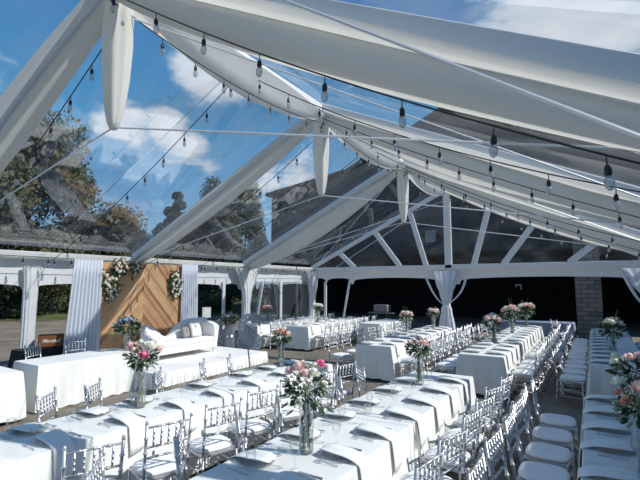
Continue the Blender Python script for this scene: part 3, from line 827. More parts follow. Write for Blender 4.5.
# loose chairs
chair(-7.18, 2.15, -90, 'silver chair pulled up to the table at the left edge', 'single silver chairs')
chair(-9.05, 4.25, 62, 'silver chair behind the head table, the left of two', 'single silver chairs')
chair(-9.08, 4.95, 95, 'silver chair behind the head table, the right of two', 'single silver chairs')
chair(-.95, 16.35, 60, 'silver chair beyond the centre back row, by the barn', 'single silver chairs')
chair(-5.9, 14.1, -90, 'silver chair by the shaded far table, nearer of two', 'single silver chairs')
chair(-5.9, 14.8, -90, 'silver chair by the shaded far table, farther of two', 'single silver chairs')

# ------------------------------------------------------------------ flowers in vases
def vase_proto(h, r):
    root = empty('flower_vase')
    bm = bmesh.new(); lathe(bm, [(.001, .004), (r * .9, .004), (r, .012), (r, h), (r - .004, h), (r - .004, .016), (.001, .014)], seg=20); finish(bm, 'glass_body', 'glass', root, smooth=True)
    bm = bmesh.new(); lathe(bm, [(.001, .018), (r - .006, .018), (r - .006, h * .42), (.001, h * .42)], seg=16); finish(bm, 'water', 'water', root, smooth=True)
    return root
def rose_mesh(r, mat, seed):
    rr = random.Random(seed); bm = bmesh.new()
    lathe(bm, [(.001, -.5 * r), (.35 * r, -.4 * r), (.45 * r, 0), (.38 * r, .45 * r), (.12 * r, .5 * r)], seg=8, cap=True)
    for lay, (n, tilt, rad) in enumerate(((5, .15, .5), (6, .5, .75), (7, .95, 1.))):
        for k in range(n):
            a = 2 * PI * k / n + lay * .5 + rr.uniform(-.1, .1)
            P = []
            for i in range(4):
                u = i / 3; row = []
                for j in range(5):
                    v = -1 + j / 2
                    ww = .62 * math.sin(PI * (.15 + .75 * u)) * (1.6 / n ** .5)
                    rd = rad * (.35 + .65 * math.sin(u * 1.5 * (.6 + tilt * .4)))
                    z = -.45 + (1.0 - .35 * tilt) * u - (.25 * tilt * u * u) - .05 * v * v
                    ang = a + v * ww
                    row.append((r * rd * math.cos(ang), r * rd * math.sin(ang), r * z * 1.1))
                P.append(row)
            grid(bm, P)
    o = finish(bm, 'rose', mat, smooth=True); me = o.data; bpy.data.objects.remove(o); return me
ROSE = {k: rose_mesh(1.0, k, i) for i, k in enumerate(('rose_blush', 'rose_pink', 'rose_white', 'rose_coral', 'hydrangea_blue'))}
def leaf(bm, p, d, L_, w, mi=0):
    d = Vector(d).normalized(); s = d.cross(Vector((R.gauss(0, 1), R.gauss(0, 1), R.gauss(0, 1)))).normalized(); n = d.cross(s)
    a = [Vector(p), Vector(p) + d * L_ * .35 + s * w, Vector(p) + d * L_ * .8 + s * w * .6 - n * .1 * L_, Vector(p) + d * L_ - n * .2 * L_, Vector(p) + d * L_ * .8 - s * w * .6 - n * .1 * L_, Vector(p) + d * L_ * .35 - s * w]
    f = bm.faces.new([bm.verts.new(q) for q in a]); f.material_index = mi
def bouquet(name, z0, rad, flowers, leaves, filler, stems, leafm='leaf_dark', seed=0, tall=1.0, droop=0., size=.045, lean=(0, 0), spray=0):
    """a bunch whose stems run down to z0 below the rim; origin on the table"""
    rr = random.Random(seed); root = empty(name)
    ctr = Vector((lean[0], lean[1], z0 + rad * .45))
    bm = bmesh.new()
    for k in range(stems):
        a = rr.random() * 6.28; e = rr.uniform(.2, .75)
        top = ctr + Vector((math.cos(a) * rad * e, math.sin(a) * rad * e, rr.uniform(-.2, .3) * rad))
        b0 = Vector((-math.cos(a) * .03, -math.sin(a) * .03, .035)) ; md = Vector((math.cos(a) * .012, math.sin(a) * .012, z0))
        tube(bm, [b0, b0.lerp(md, .5), md, top], .005, 5)
    for k in range(spray):
        a = rr.uniform(0, 6.28); tip = ctr + Vector((math.cos(a) * rad * .5, math.sin(a) * rad * .5, rad * 1.6))
        tube(bm, [ctr, tip], .003, 4)
    finish(bm, 'stems', 'stem_green', root)
    bm = bmesh.new()
    for k in range(int(leaves * .7)):
        d = Vector((rr.gauss(0, 1), rr.gauss(0, 1), rr.gauss(-.15, .75))).normalized()
        p = ctr + Vector((d.x, d.y, d.z * .8)) * rad * rr.uniform(.35, .85)
        if droop and rr.random() < droop: p.z -= rr.uniform(.1, .9) * rad; d.z -= .8
        leaf(bm, p, d, rad * rr.uniform(.28, .5), rad * rr.uniform(.08, .14))
    for k in range(stems * 3):
        leaf(bm, (rr.uniform(-.02, .02), rr.uniform(-.02, .02), rr.uniform(.1, z0)), (rr.gauss(0, .4), rr.gauss(0, .4), 1), .07, .014)
    finish(bm, 'foliage', leafm, root)
    bm = bmesh.new()
    for k in range(int(leaves * .8)):
        d = Vector((rr.gauss(0, 1), rr.gauss(0, 1), rr.gauss(.1, .7))).normalized(); p = ctr + d * rad * rr.uniform(.4, .85)
        leaf(bm, p, d, rad * rr.uniform(.22, .42), rad * rr.uniform(.04, .08))
    finish(bm, 'eucalyptus_leaves', 'leaf_grey', root)
    if filler:
        bm = bmesh.new()
        for k in range(filler):
            d = Vector((rr.gauss(0, 1), rr.gauss(0, 1), rr.gauss(.1, .8))).normalized(); p = ctr + d * rad * rr.uniform(.6, 1.12)
            s = rad * rr.uniform(.025, .045)
            a = [bm.verts.new(p + Vector(q) * s) for q in ((1, 0, 0), (0, 1, 0), (-1, 0, 0), (0, -1, 0), (0, 0, 1), (0, 0, -1))]
            for i in range(4):
                bm.faces.new((a[i], a[(i + 1) % 4], a[4])); bm.faces.new((a[(i + 1) % 4], a[i], a[5]))
        tag(finish(bm, 'filler_flowers', 'babys_breath', root), kind='stuff')
    for (mat, dx, dy, dz, s) in flowers:
        f = bpy.data.objects.new('rose', ROSE[mat]); COL.objects.link(f); f.parent = root
        v = Vector((dx, dy, dz)); f.location = ctr + v * rad; f.scale = (s * 1.2,) * 3
        f.rotation_euler = Vector((0, 0, 1)).rotation_difference((v + Vector((0, 0, .5))).normalized()).to_euler()
    return root
def rnd_flowers(seed, n, mats, s=.045, up=.45):
    rr = random.Random(seed); out = []
    for k in range(n):
        a = 2 * PI * k / n + rr.uniform(-.3, .3); e = rr.uniform(.35, .85)
        out.append((rr.choice(mats), math.cos(a) * e, math.sin(a) * e, up * rr.uniform(.6, 1.3) + (1 - e) * .45, s * rr.uniform(.8, 1.15)))
    return out
VASE = Proto(vase_proto(.40, .060)); VASE_T = Proto(vase_proto(.30, .055))
def flowers(x, y, label, seed, mats, n=7, rad=.16, z0=.32, leaves=90, filler=60, grp='bouquets on the long tables', tall=True, **kw):
    v = (VASE if tall else VASE_T).get(); v.location = (x, y, ZT); tag(v, 'clear glass cylinder vase holding ' + label[1].replace(' on the ', ', '), 'vase', 'glass cylinder vases')
    sz = kw.pop('fs', .045)
    fl = kw.pop('fl', None) or rnd_flowers(seed, n, mats, sz)
    b = bouquet('bouquet', z0, rad, fl, leaves, filler, 9, seed=seed, **kw); b.location = (x, y, ZT + .001)
    tag(b, label[0], 'bouquet', grp)
# toward-camera direction used to put the bigger blooms where the photo shows them
cam_dir = lambda x, y: Vector((-x, -y)).normalized()
def cf(x, y, lst):
    """blooms given as (mat, right, towards viewer, up, size) in bouquet radii for one bouquet"""
    f = cam_dir(x, y); r = Vector((-f.y, f.x)) ; out = []
    for (m_, a, b, c_, s) in lst: v = r * a + f * b; out.append((m_, v.x, v.y, c_, s))
    return out
flowers(-4.28, 3.02, ('bouquet of pink, blush and white roses on the left front row', 'pink and white roses nearest left'), 5, None, rad=.19, z0=.46, leaves=110, filler=130,
        fl=cf(-4.28, 3.02, [('rose_pink', .1, .8, .25, .05), ('rose_white', .45, .5, .75, .058), ('rose_blush', -.65, .4, .8, .045), ('rose_blush', -.45, .5, .5, .04), ('rose_blush', .95, .2, .45, .05), ('rose_white', -.1, .2, .9, .04), ('rose_white', .3, -.6, .6, .05), ('rose_blush', -.4, -.6, .6, .05)]))
flowers(-2.02, 2.96, ('bouquet of blush roses and one hot pink rose at the picture centre', 'blush and hot pink roses'), 6, None, rad=.19, z0=.43, leaves=100, filler=260, droop=.25,
        fl=cf(-2.02, 2.96, [('rose_pink', .62, .3, 1.05, .042), ('rose_blush', -.35, .4, .95, .052), ('rose_blush', -.75, .3, .75, .045), ('rose_blush', -.05, .6, .7, .048), ('rose_white', .3, .6, .75, .045), ('rose_white', .8, .3, .2, .03), ('rose_blush', -.2, -.5, .9, .045), ('rose_white', .35, -.5, .8, .045)]))
flowers(-4.42, 5.72, ('bouquet of coral and cream roses near the far end of left front row', 'coral and cream roses'), 8, ['rose_coral', 'rose_blush', 'rose_white'], 8, rad=.16, z0=.40, leaves=130, filler=60)
flowers(-2.05, 5.72, ('bouquet of blush roses near the far end of the centre front row', 'blush roses at the far end, centre front row'), 9, ['rose_blush'], 7, rad=.16, z0=.40, leaves=150, filler=30, spray=2, fs=.052)
flowers(.26, 3.95, ('bouquet of white and pink roses with dark leaves, nearest on the right', 'white and pink roses nearest right'), 10, None, rad=.19, z0=.38, leaves=130, filler=60,
        fl=cf(.26, 3.95, [('rose_white', -.75, .3, .95, .05), ('rose_blush', -.1, .5, .85, .06), ('rose_coral', -.55, .6, .3, .04), ('rose_coral', -.8, .2, .5, .03), ('rose_blush', .6, .4, .7, .055), ('rose_pink', .2, -.3, .8, .05)]), leafm='leaf_dark')
flowers(.30, 5.60, ('tall bouquet of white roses with dark leaves, second on the right', 'white roses, second on the right'), 11, None, rad=.20, z0=.34, leaves=150, filler=40,
        fl=cf(.30, 5.60, [('rose_white', -.75, .4, .9, .045), ('rose_white', -.8, .3, .6, .05), ('rose_blush', -.1, .5, .9, .05), ('rose_coral', .6, .4, .7, .05), ('rose_blush', .4, .2, 1.0, .05), ('rose_coral', .75, .3, .3, .045)]))
flowers(.28, 10.7, ('bouquet of cream and blush roses on the right back row', 'cream roses, right back row'), 12, ['rose_white', 'rose_blush'], 8, rad=.24, z0=.34, leaves=150, filler=80, fs=.06, spray=2)
flowers(-4.35, 11.2, ('bouquet of blush roses on the left back row, nearer one', 'blush roses, nearer on the left back row'), 13, ['rose_blush', 'rose_white'], 7, rad=.20, z0=.34, leaves=80, filler=30, fs=.07, spray=3)
flowers(-4.15, 12.9, ('bouquet of pale blush roses on the left back row, farther one', 'pale roses, farther on the left back row'), 14, ['rose_blush', 'rose_white'], 8, rad=.20, z0=.36, leaves=70, filler=30, fs=.07)
flowers(-2.02, 10.7, ('bouquet of white roses on the centre back row, nearest', 'white roses, nearest on centre back row'), 15, ['rose_white', 'rose_white', 'rose_blush'], 9, rad=.23, z0=.34, leaves=90, filler=30, fs=.075)
flowers(-1.95, 12.9, ('bouquet of pink and white roses on the centre back row, middle', 'pink and white roses, middle of centre back row'), 16, ['rose_blush', 'rose_blush', 'rose_white'], 9, rad=.28, z0=.38, leaves=90, filler=40, fs=.075, spray=2)
flowers(-1.85, 15.0, ('bouquet of white and blush roses on the centre back row, farthest', 'roses, farthest on centre back row'), 17, ['rose_white', 'rose_blush'], 9, rad=.28, z0=.40, leaves=80, filler=30, fs=.075, spray=1)
flowers(-9.55, 11.6, ('bouquet of peach roses on the table along the left wall', 'peach roses by the left wall'), 18, ['rose_coral', 'rose_blush'], 7, rad=.2, z0=.36, leaves=80, filler=20, fs=.07, spray=2)
flowers(-8.2, 12.7, ('bouquet of white roses on the far left row', 'white roses on the far left row'), 19, ['rose_white'], 8, rad=.2, z0=.40, leaves=70, filler=20, fs=.075)
# blue and white flowers standing on the far end of the head table
flowers(-8.12, 5.36, ('blue hydrangea and leafy bouquet on the far end of the head table', 'blue hydrangeas on the head table'), 20, None, rad=.26, z0=.36, leaves=200, filler=60, leafm='leaf_dark',
        fl=cf(-8.12, 5.36, [('hydrangea_blue', -.15, .5, .55, .08), ('hydrangea_blue', -.45, .3, .45, .07), ('hydrangea_blue', .2, .4, .6, .065), ('rose_white', .5, -.2, .3, .05), ('hydrangea_blue', 0, -.5, .5, .07)]))

# ------------------------------------------------------------------ stage, sofa, backdrop
stage = empty('stage', (-8.6, 7.33, 0)); tag(stage, 'low stage wrapped in white satin in front of the wooden backdrop', 'stage')
bm = bmesh.new(); box(bm, (0, 0, .14), (2.1, 3.5, .28)); finish(bm, 'platform', 'grey_metal', stage)
bm = bmesh.new(); rows = []
per = []
def edge(p0, p1, nr, n):
    for i in range(n): per.append((Vector(p0).lerp(Vector(p1), i / n), Vector(nr)))
hx, hy = 1.08, 1.79
edge((-hx, -hy), (hx, -hy), (0, -1), 60); edge((hx, -hy), (hx, hy), (1, 0), 100); edge((hx, hy), (-hx, hy), (0, 1), 60); edge((-hx, hy), (-hx, -hy), (-1, 0), 100)
for dz, k in ((.300, -1), (.296, 0), (.285, .2), (.2, .5), (.1, .8), (.015, 1.)):
    row = []
    for i, (p, nr) in enumerate(per):
        q = p * (.97 if k < 0 else 1) + nr * max(0, k) * (.03 + .022 * math.sin(i * 1.9 + math.sin(i * .31) * 2))
        row.append((q.x, q.y, dz))
    rows.append(row)
V = grid(bm, rows, closed_u=True); bm.faces.new(V[0]); finish(bm, 'satin_cover', 'satin_cover', stage, smooth=False)

sofa = empty('camelback_sofa', (-9.02, 7.45, .30)); tag(sofa, 'white sofa with swooping back and rolled arm standing on the stage', 'sofa')
# local: y along the sofa, +x front
bm = bmesh.new(); rows = []
Ls = .95
def back_h(u):  # u 0..1 from near (-y) to far: high, dip, sweeping up
    return .66 + .16 * math.exp(-((u - .0) / .16) ** 2) - .20 * math.exp(-((u - .36) / .12) ** 2) + .22 * (1 / (1 + math.exp(-(u - .55) / .07)))
for i in range(41):
    u = i / 40; y = -Ls + 2 * Ls * u; hb = back_h(u)
    end = max(0, (abs(u - .5) - .40) / .10); xo = .10 + .22 * end ** 2
    rows.append([(-.30 + xo * .2, y, .14), (-.34 + xo * .2, y, .3), (-.36 + xo * .3, y, hb - .06), (-.33 + xo * .3, y, hb), (-.26 + xo * .3, y, hb + .015), (-.19 + xo * .4, y, hb - .03), (-.16 + xo * .4, y, hb - .1), (-.12 + xo * .3, y, .4), (-.12 + xo * .3, y, .14)])
V = grid(bm, rows); bm.faces.new(V[0]); bm.faces.new(V[-1]); finish(bm, 'backrest', 'sofa_fabric', sofa, smooth=True)
bm = bmesh.new(); box(bm, (.04, 0, .215), (.66, 1.86, .17), bev=.035); finish(bm, 'base', 'sofa_fabric', sofa, smooth=True)
bm = bmesh.new(); box(bm, (.10, .0, .355), (.56, 1.62, .13), bev=.05); finish(bm, 'seat_cushion', 'sofa_fabric', sofa, smooth=True)
def arm(sy, h):
    bm = bmesh.new(); rows = []
    for i in range(15):
        u = i / 14; x = -.24 + .60 * u; hh = h * (1 - .14 * u ** 2) if sy > 0 else h * (1 - .30 * u ** 1.3)
        w = .10
        rows.append([(x, sy * (Ls - .10), .14), (x, sy * (Ls - .13), hh - .1), (x, sy * (Ls - .14), hh - .03), (x, sy * (Ls - .08), hh), (x, sy * (Ls), hh - .0), (x, sy * (Ls + .05), hh - .06), (x, sy * (Ls + .04), hh - .16), (x, sy * (Ls), .3), (x, sy * (Ls - .01), .14)])
    V = grid(bm, rows); bm.faces.new(V[0]); bm.faces.new(V[-1]); finish(bm, 'armrest', 'sofa_fabric', sofa, smooth=True)
arm(-1, .70); arm(1, .84)
for sx in (-.22, .30):
    for sy in (-.86, .86):
        bm = bmesh.new(); lathe(bm, [(.012, 0), (.02, .05), (.028, .15)], (sx, sy, 0), 8, cap=True); finish(bm, 'leg', 'chair_silver', sofa)
def pillow(name, mat, size, loc, rot, label):
    bm = bmesh.new(); n = 12; s = size
    for sg in (1, -1):
        rows = []
        for i in range(n + 1):
            row = []
            for k in range(n + 1):
                u, v = -1 + 2 * i / n, -1 + 2 * k / n
                b = ((1 - u ** 4) * (1 - v ** 4)) ** .6; pin = 1 - .07 * (1 - abs(u * v))
                row.append((sg * .065 * b, u * s / 2 * (1 - .05 * (1 - v * v) * abs(u)), v * s / 2 * (1 - .05 * (1 - u * u) * abs(v))))
            rows.append(row)
        grid(bm, rows)
    bmesh.ops.remove_doubles(bm, verts=bm.verts[:], dist=.0005)
    o = finish(bm, name, mat, smooth=True, loc=loc); o.rotation_euler = rot
    tag(o, label, 'pillow', 'pillows on the sofa')
pillow('throw_pillow', 'pillow_cream', .38, (-8.92, 7.86, .92), (0, -.35, .12), 'square cream pillow leaning on the sofa back')
pillow('throw_pillow', 'pillow_taupe', .30, (-8.98, 7.60, .875), (0, -.35, .25), 'small dark taupe pillow tucked beside the cream pillow')

bd = empty('wood_backdrop', (-9.95, 6.97, 0)); tag(bd, 'tall brown wooden backdrop of chevron boards behind the sofa', 'backdrop')
bm = bmesh.new(); box(bm, (0, 0, 1.33), (.05, 2.42, 2.62)); finish(bm, 'chevron_panel', 'chevron_wood', bd)
bm = bmesh.new()
for yy in (-1.0, 0, 1.0): box(bm, (-.055, yy, 1.3), (.05, .07, 2.56))
for yy in (-1.0, 1.0): box(bm, (-.22, yy, .03), (.34, .07, .06))
finish(bm, 'rear_brace', 'barn_wall', bd)
def pleated(name, x, y0, y1, zt, zb, flare0, flare1, label, n=9, seed=0):
    bm = bmesh.new(); rows = []; N_ = n * 8
    for j in range(9):
        v = j / 8; z = zt + (zb - zt) * v; row = []
        a, b = y0 - flare0 * v, y1 + flare1 * v
        for i in range(N_ + 1):
            u = i / N_
            row.append((x + (.03 + .02 * v) * math.sin(2 * PI * n * (u + .012 * math.sin(5 * u + seed + v))) , a + (b - a) * u, z))
        rows.append(row)
    grid(bm, rows); o = finish(bm, name, 'voile_fabric', smooth=True); md = o.modifiers.new('t', 'SOLIDIFY'); md.thickness = .004
    tag(o, label, 'curtain', 'pale curtains framing the backdrop')
pleated('curtain', -9.86, 5.12, 5.80, 2.68, .03, .18, .0, 'pale blue-white pleated curtain on the left of the wooden backdrop', 9, 1)
pleated('curtain', -9.86, 8.12, 8.70, 2.68, .03, .0, .06, 'pale blue-white pleated curtain on the right of the wooden backdrop', 8, 2)
def wall_flowers(y, z, w, h, n, label, seed, arc=False):
    rr = random.Random(seed); root = empty('wall_bouquet', (-9.915, y, z)); tag(root, label, 'bouquet', 'bouquets fixed to the wooden backdrop')
    bm = bmesh.new()
    pts = []
    for k in range(n):
        if arc:
            u = rr.random(); py, pz = (rr.gauss(0, .11) - .20, rr.uniform(-.60, .22)) if u < .62 else (rr.uniform(-.15, .46), .17 + rr.gauss(0, .08))
            if pz < -.35: py = -.20 + rr.gauss(0, .06)
        else:
            a = rr.random() * 6.28; e = rr.random() ** .5; py, pz = w * e * math.cos(a), h * e * math.sin(a)
        pts.append((py, pz))
    for (py, pz) in pts:
        for q in range(7):
            leaf(bm, (.02 + rr.random() * .04, py + rr.gauss(0, .05), pz + rr.gauss(0, .06)), (rr.uniform(.2, 1), rr.gauss(0, 1), rr.gauss(-.2, 1)), rr.uniform(.07, .13), .022)
    finish(bm, 'foliage', 'leaf_dark', root)
    for i, (py, pz) in enumerate(pts):
        m_ = 'rose_white' if rr.random() < .86 else 'rose_blush'
        f = bpy.data.objects.new('rose', ROSE[m_]); COL.objects.link(f); f.parent = root; f.location = (.07 + rr.random() * .05, py, pz); s = rr.uniform(.03, .055); f.scale = (s, s, s); f.rotation_euler = (rr.uniform(-.4, .4), PI / 2 + rr.uniform(-.4, .4), 0)
wall_flowers(6.25, 2.33, 0, 0, 58, 'cascading bouquet of white roses on the upper left of the backdrop', 3, arc=True)
wall_flowers(7.92, 2.13, .17, .38, 44, 'oval bouquet of white roses on the right edge of the backdrop', 4)

# marquee letters, clear plinth, framed card
def letter(ch, name, loc, h, label, depth=.16):
    cu = bpy.data.curves.new('t', 'FONT'); cu.body = ch; cu.size = h * 1.36; cu.extrude = depth / 2; cu.offset = .03; cu.align_x = 'CENTER'; cu.bevel_depth = .012
    ob = bpy.data.objects.new('t', cu); COL.objects.link(ob)
    me = bpy.data.meshes.new_from_object(ob.evaluated_get(bpy.context.evaluated_depsgraph_get()))
    bpy.data.objects.remove(ob)
    zs = [v.co.y for v in me.vertices]; z0, z1 = min(zs), max(zs); k = h / (z1 - z0)
    me.transform(Matrix.Rotation(PI / 2, 4, 'X') @ Matrix.Diagonal((k * 1.0, k, 1, 1)) @ Matrix.Translation((0, -z0, 0)))
    me.materials.clear(); me.materials.append(MATS['letter_silver'])
    root = empty(name, loc, math.radians(38))
    b = bpy.data.objects.new('letter_body', me); COL.objects.link(b); b.parent = root
    tag(root, label, 'letter', 'silver light-up letters beside the stage')
    return root, me, k
def bulbs_on(root, pts, y):
    bm = bmesh.new()
    for (x, z) in pts: 
        r = bmesh.ops.create_icosphere(bm, subdivisions=1, radius=.018); bmesh.ops.translate(bm, verts=r['verts'], vec=(x, y, z))
    finish(bm, 'marquee_bulbs', 'rose_white', root, smooth=True)
rt_, me_, k_ = letter('S', 'marquee_letter', (-8.88, 9.95, 0), 1.22, 'large sparkly silver letter S standing at the far end of the stage')
pts = []
for i in range(14):
    u = i / 13; a = math.radians(20 + 250 * u) if u < .5 else 0
    if u < .5: a = math.radians(35 + 235 * (u / .5)); pts.append((.27 * math.cos(a), .88 + .235 * math.sin(a)))
    else: a = math.radians(90 - 235 * ((u - .5) / .5)); pts.append((.29 * math.cos(a), .335 + .255 * math.sin(a)))
bulbs_on(rt_, pts, -.10)
letter('&', 'marquee_letter', (-9.78, 9.78, 0), 1.05, 'silver ampersand standing between the sofa and the letter S')
pl = empty('display_plinth', (-9.2, 9.42, 0)); tag(pl, 'clear acrylic plinth between the sofa and the letter S', 'plinth')
bm = bmesh.new(); lathe(bm, [(.15, .02), (.15, .92), (.145, .92), (.145, .02)], seg=24); finish(bm, 'clear_cylinder', 'acrylic', pl, smooth=True)
bm = bmesh.new(); lathe(bm, [(.17, 0), (.17, .02)], seg=24, cap=True); finish(bm, 'base_plate', 'acrylic', pl)
bm = bmesh.new(); lathe(bm, [(.16, .92), (.16, .945)], seg=24, cap=True); finish(bm, 'top_plate', 'acrylic', pl)
b = bouquet('bouquet', .06, .24, rnd_flowers(31, 14, ['rose_white', 'rose_white', 'rose_blush'], .055, .3), 220, 40, 4, seed=31); b.location = (-9.2, 9.42, .955)
b.scale = (1.15, 1.15, .8); tag(b, 'low bouquet of white roses on top of the clear plinth', 'bouquet', 'bouquets on stands')
fr = empty('framed_card', (-10.05, 9.27, 0)); tag(fr, 'white framed card on a slim stand behind the right end of the sofa', 'sign')
bm = bmesh.new(); box(bm, (0, 0, 1.24), (.03, .26, .32), bev=.006); finish(bm, 'frame', 'frame_gold', fr)
bm = bmesh.new(); box(bm, (.018, 0, 1.24), (.006, .20, .26)); finish(bm, 'card', 'lettering_white', fr)
bm = bmesh.new(); tube(bm, [(0, 0, 0), (0, 0, 1.1)], .012, 8); lathe(bm, [(.14, 0), (.14, .015)], seg=20, cap=True); finish(bm, 'stand', 'frame_gold', fr)
fr.rotation_euler = (0, 0, -.6)

# speaker on a black table by the left wall
bt = empty('black_table', (-9.95, 4.72, 0)); bt.location.x = -10.24
tag(bt, 'small table under a black cloth by the left side of the tent', 'table')
bm = bmesh.new(); box(bm, (0, 0, .70), (.5, .86, .03), bev=.004); finish(bm, 'tabletop', 'black_plastic', bt)
bm = cloth_mesh(.54, .90, 51, drop=.70, amp=(.012, .012), flare=.02)
bmesh.ops.translate(bm, verts=bm.verts[:], vec=(0, 0, -.035)); finish(bm, 'black_cloth', 'black_cloth', bt, smooth=False)
for sx in (-.2, .2):
    for sy in (-.36, .36):
        bm = bmesh.new(); tube(bm, [(sx, sy, 0), (sx, sy, .69)], .014, 8); finish(bm, 'leg', 'black_plastic', bt)
sp = empty('speaker', (-10.20, 4.90, .728), math.radians(-28)); tag(sp, 'brown and black retro speaker with white script on the black table', 'speaker')
bm = bmesh.new(); box(bm, (-.02, 0, .135), (.22, .48, .27), bev=.012); finish(bm, 'cabinet', 'black_plastic', sp)
bm = bmesh.new(); box(bm, (.098, 0, .135), (.012, .45, .24), bev=.003); gl = finish(bm, 'grille', 'speaker_front', sp)
cu = bpy.data.curves.new('t', 'FONT'); cu.body = 'Marshall'; cu.size = .10; cu.shear = .4; cu.extrude = .002; cu.offset = .002; cu.align_x = 'CENTER'; cu.align_y = 'CENTER'
ob = bpy.data.objects.new('t', cu); COL.objects.link(ob)
me = bpy.data.meshes.new_from_object(ob.evaluated_get(bpy.context.evaluated_depsgraph_get())); bpy.data.objects.remove(ob)
me.transform(Matrix.Translation((.107, 0, .14)) @ Matrix.Rotation(PI / 2, 4, 'Z') @ Matrix.Rotation(PI / 2, 4, 'X'))
me.materials.clear(); me.materials.append(MATS['lettering_white'])
o = bpy.data.objects.new('script_badge', me); COL.objects.link(o); o.parent = gl

# beyond the gable: buffet table, grill cart, wall lamp
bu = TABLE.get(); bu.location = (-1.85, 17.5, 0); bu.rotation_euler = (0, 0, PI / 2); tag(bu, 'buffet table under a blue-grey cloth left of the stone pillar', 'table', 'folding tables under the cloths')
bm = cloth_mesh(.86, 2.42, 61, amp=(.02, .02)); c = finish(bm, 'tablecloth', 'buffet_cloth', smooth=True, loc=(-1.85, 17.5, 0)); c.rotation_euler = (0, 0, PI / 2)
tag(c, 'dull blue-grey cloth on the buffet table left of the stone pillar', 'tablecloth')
gc = empty('grill_cart', (-8.6, 19, 0)); tag(gc, 'grey grill cart standing in the shade before the barn', 'grill')
bm = bmesh.new(); box(bm, (0, 0, .95), (.72, .45, .36), bev=.06); finish(bm, 'hood', 'grey_metal', gc, smooth=True)
bm = bmesh.new(); box(bm, (0, 0, .74), (1.3, .5, .05), bev=.01); finish(bm, 'side_shelf', 'grey_metal', gc)
for sx in (-.3, .3):
    for sy in (-.18, .18):
        bm = bmesh.new(); tube(bm, [(sx, sy, 0), (sx, sy, .73)], .02, 8); finish(bm, 'leg', 'grey_metal', gc)
wl = empty('wall_lamp', (-3.75, 27.9, 2.05)); tag(wl, 'small white wall lamp inside the dark barn', 'lamp')
bm = bmesh.new(); box(bm, (0, 0, 0), (.30, .1, .09), bev=.01); box(bm, (.12, 0, -.16), (.07, .08, .26), bev=.01); finish(bm, 'lamp_arm', 'lettering_white', wl)
bm = bmesh.new(); box(bm, (-.14, -.06, -.04), (.09, .1, .16), bev=.01); finish(bm, 'lamp_shade', 'lettering_white', wl)

# ------------------------------------------------------------------ sky, sun, camera
w = bpy.data.worlds.new('sky'); SC.world = w; w.use_nodes = True; nt = w.node_tree; N = nt.nodes; L = nt.links; N.clear()
out = N.new('ShaderNodeOutputWorld'); bg = N.new('ShaderNodeBackground'); L.new(bg.outputs[0], out.inputs[0])
tc = N.new('ShaderNodeTexCoord'); sep = N.new('ShaderNodeSeparateXYZ'); L.new(tc.outputs['Generated'], sep.inputs[0])
def MM(op, a, b=None, c=None, clamp=False):
    k = N.new('ShaderNodeMath'); k.operation = op; k.use_clamp = clamp
    for i, q in enumerate((a, b, c)):
        if q is None: continue
        if isinstance(q, (int, float)): k.inputs[i].default_value = q
        else: L.new(q, k.inputs[i])
    return k.outputs[0]
ramp = N.new('ShaderNodeValToRGB'); e = ramp.color_ramp.elements
e[0].position = 0; e[0].color = (.40, .60, .80, 1); e[1].position = 1; e[1].color = (.035, .15, .34, 1)
q = e.new(.20); q.color = (.17, .42, .72, 1); q = e.new(.38); q.color = (.075, .285, .55, 1); q = e.new(.6); q.color = (.055, .19, .46, 1)
L.new(MM('MAXIMUM', sep.outputs['Z'], 0.), ramp.inputs['Fac'])
# clouds live on a flat layer: direction / height
zc = MM('MAXIMUM', sep.outputs['Z'], .06)
cx = N.new('ShaderNodeCombineXYZ'); L.new(MM('DIVIDE', sep.outputs['X'], MM('ADD', zc, .25)), cx.inputs[0]); L.new(MM('DIVIDE', sep.outputs['Y'], MM('ADD', zc, .25)), cx.inputs[1]); L.new(MM('MULTIPLY', sep.outputs['Z'], 3.), cx.inputs[2])
nz = N.new('ShaderNodeTexNoise'); nz.inputs['Scale'].default_value = 3.4; nz.inputs['Detail'].default_value = 9; nz.inputs['Roughness'].default_value = .58; nz.inputs['Distortion'].default_value = .25
L.new(cx.outputs[0], nz.inputs['Vector'])
def blob(d, r, strength=1.):
    v = Vector(d).normalized(); dp = N.new('ShaderNodeVectorMath'); dp.operation = 'DISTANCE'
    L.new(tc.outputs['Generated'], dp.inputs[0]); dp.inputs[1].default_value = v
    mr = N.new('ShaderNodeMapRange'); mr.interpolation_type = 'SMOOTHSTEP'; mr.inputs['From Min'].default_value = r; mr.inputs['From Max'].default_value = 0.; mr.inputs['To Max'].default_value = strength
    L.new(dp.outputs['Value'], mr.inputs['Value']); return mr.outputs[0]
acc = None
for d, r, s in (((-.672, .598, .435), .13, .95), ((-.63, .63, .43), .09, .8), ((-.80, .52, .315), .12, .85), ((-.755, .565, .325), .12, .85), ((-.72, .61, .31), .09, .8), ((-.70, .675, .235), .10, .7), ((-.56, .785, .265), .11, .95), ((-.62, .745, .24), .10, .75),
                ((.02, .885, .46), .30, 1.), ((-.12, .90, .43), .22, .95), ((.15, .90, .35), .30, .8), ((.02, .96, .25), .16, .6), ((.6, .4, .6), .45, .8), ((-.2, -.8, .5), .5, .7), ((-.9, -.2, .35), .35, .6), ((.7, -.6, .3), .4, .7)):
    o_ = blob(d, r, s); acc = o_ if acc is None else MM('MAXIMUM', acc, o_)
cl = MM('ADD', MM('MULTIPLY', acc, .62), MM('MULTIPLY', MM('SUBTRACT', nz.outputs['Fac'], .5), 1.5))
cm = N.new('ShaderNodeMapRange'); cm.interpolation_type = 'SMOOTHSTEP'; cm.inputs['From Min'].default_value = .22; cm.inputs['From Max'].default_value = .50
L.new(cl, cm.inputs['Value'])
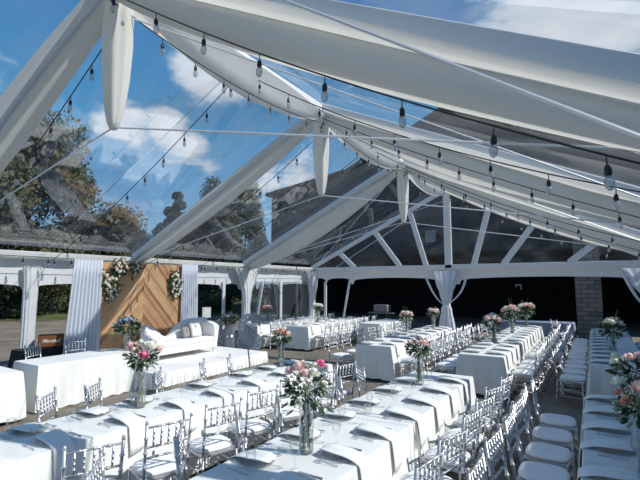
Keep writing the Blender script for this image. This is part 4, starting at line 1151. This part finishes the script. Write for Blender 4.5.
dens = N.new('ShaderNodeMapRange'); dens.inputs['From Min'].default_value = .3; dens.inputs['From Max'].default_value = .8; L.new(cl, dens.inputs['Value'])
cc = N.new('ShaderNodeMix'); cc.data_type = 'RGBA'; cc.inputs['A'].default_value = (.56, .66, .78, 1); cc.inputs['B'].default_value = (.86, .90, .95, 1); L.new(dens.outputs[0], cc.inputs['Factor'])
mx = N.new('ShaderNodeMix'); mx.data_type = 'RGBA'; L.new(cm.outputs[0], mx.inputs['Factor']); L.new(ramp.outputs['Color'], mx.inputs['A']); L.new(cc.outputs['Result'], mx.inputs['B'])
low = MM('LESS_THAN', sep.outputs['Z'], -.01)
m3 = N.new('ShaderNodeMix'); m3.data_type = 'RGBA'; L.new(low, m3.inputs['Factor']); L.new(mx.outputs['Result'], m3.inputs['A']); m3.inputs['B'].default_value = (.12, .11, .09, 1)
L.new(m3.outputs['Result'], bg.inputs['Color']); bg.inputs['Strength'].default_value = 1.0

sd = bpy.data.lights.new('sun', 'SUN'); sd.energy = 4.9; sd.angle = math.radians(.6); sd.color = (1., .965, .91)
so = bpy.data.objects.new('sun', sd); COL.objects.link(so)
so.rotation_euler = Vector((1, .32, .90)).to_track_quat('Z', 'Y').to_euler()

cd = bpy.data.cameras.new('camera'); co = bpy.data.objects.new('camera', cd); COL.objects.link(co); SC.camera = co
cd.sensor_width = 36; cd.lens = 425.8 / 640 * 36; cd.clip_start = .05; cd.clip_end = 300
co.location = (0, 0, 2.1134)
yaw, pitch = .5683, .1027
fwd = Vector((-math.sin(yaw) * math.cos(pitch), math.cos(yaw) * math.cos(pitch), math.sin(pitch)))
co.rotation_euler = fwd.to_track_quat('-Z', 'Y').to_euler()

# drop prototypes nobody used
for p in list(protos.values()) + [CHAIR, TABLE, PLATE, FORK, KNIFE, GOB, VASE, VASE_T] + NAP:
    if not p.used:
        for o_ in [q for l_ in [CH.get(p.root.name, [])] for q in l_] + [p.root]: bpy.data.objects.remove(o_)
vs = SC.view_settings; SC.display_settings.display_device = 'sRGB'
vs.view_transform = 'Standard'; vs.look = 'None'; vs.gamma = 1; vs.use_curve_mapping = False; vs.exposure = 0.0
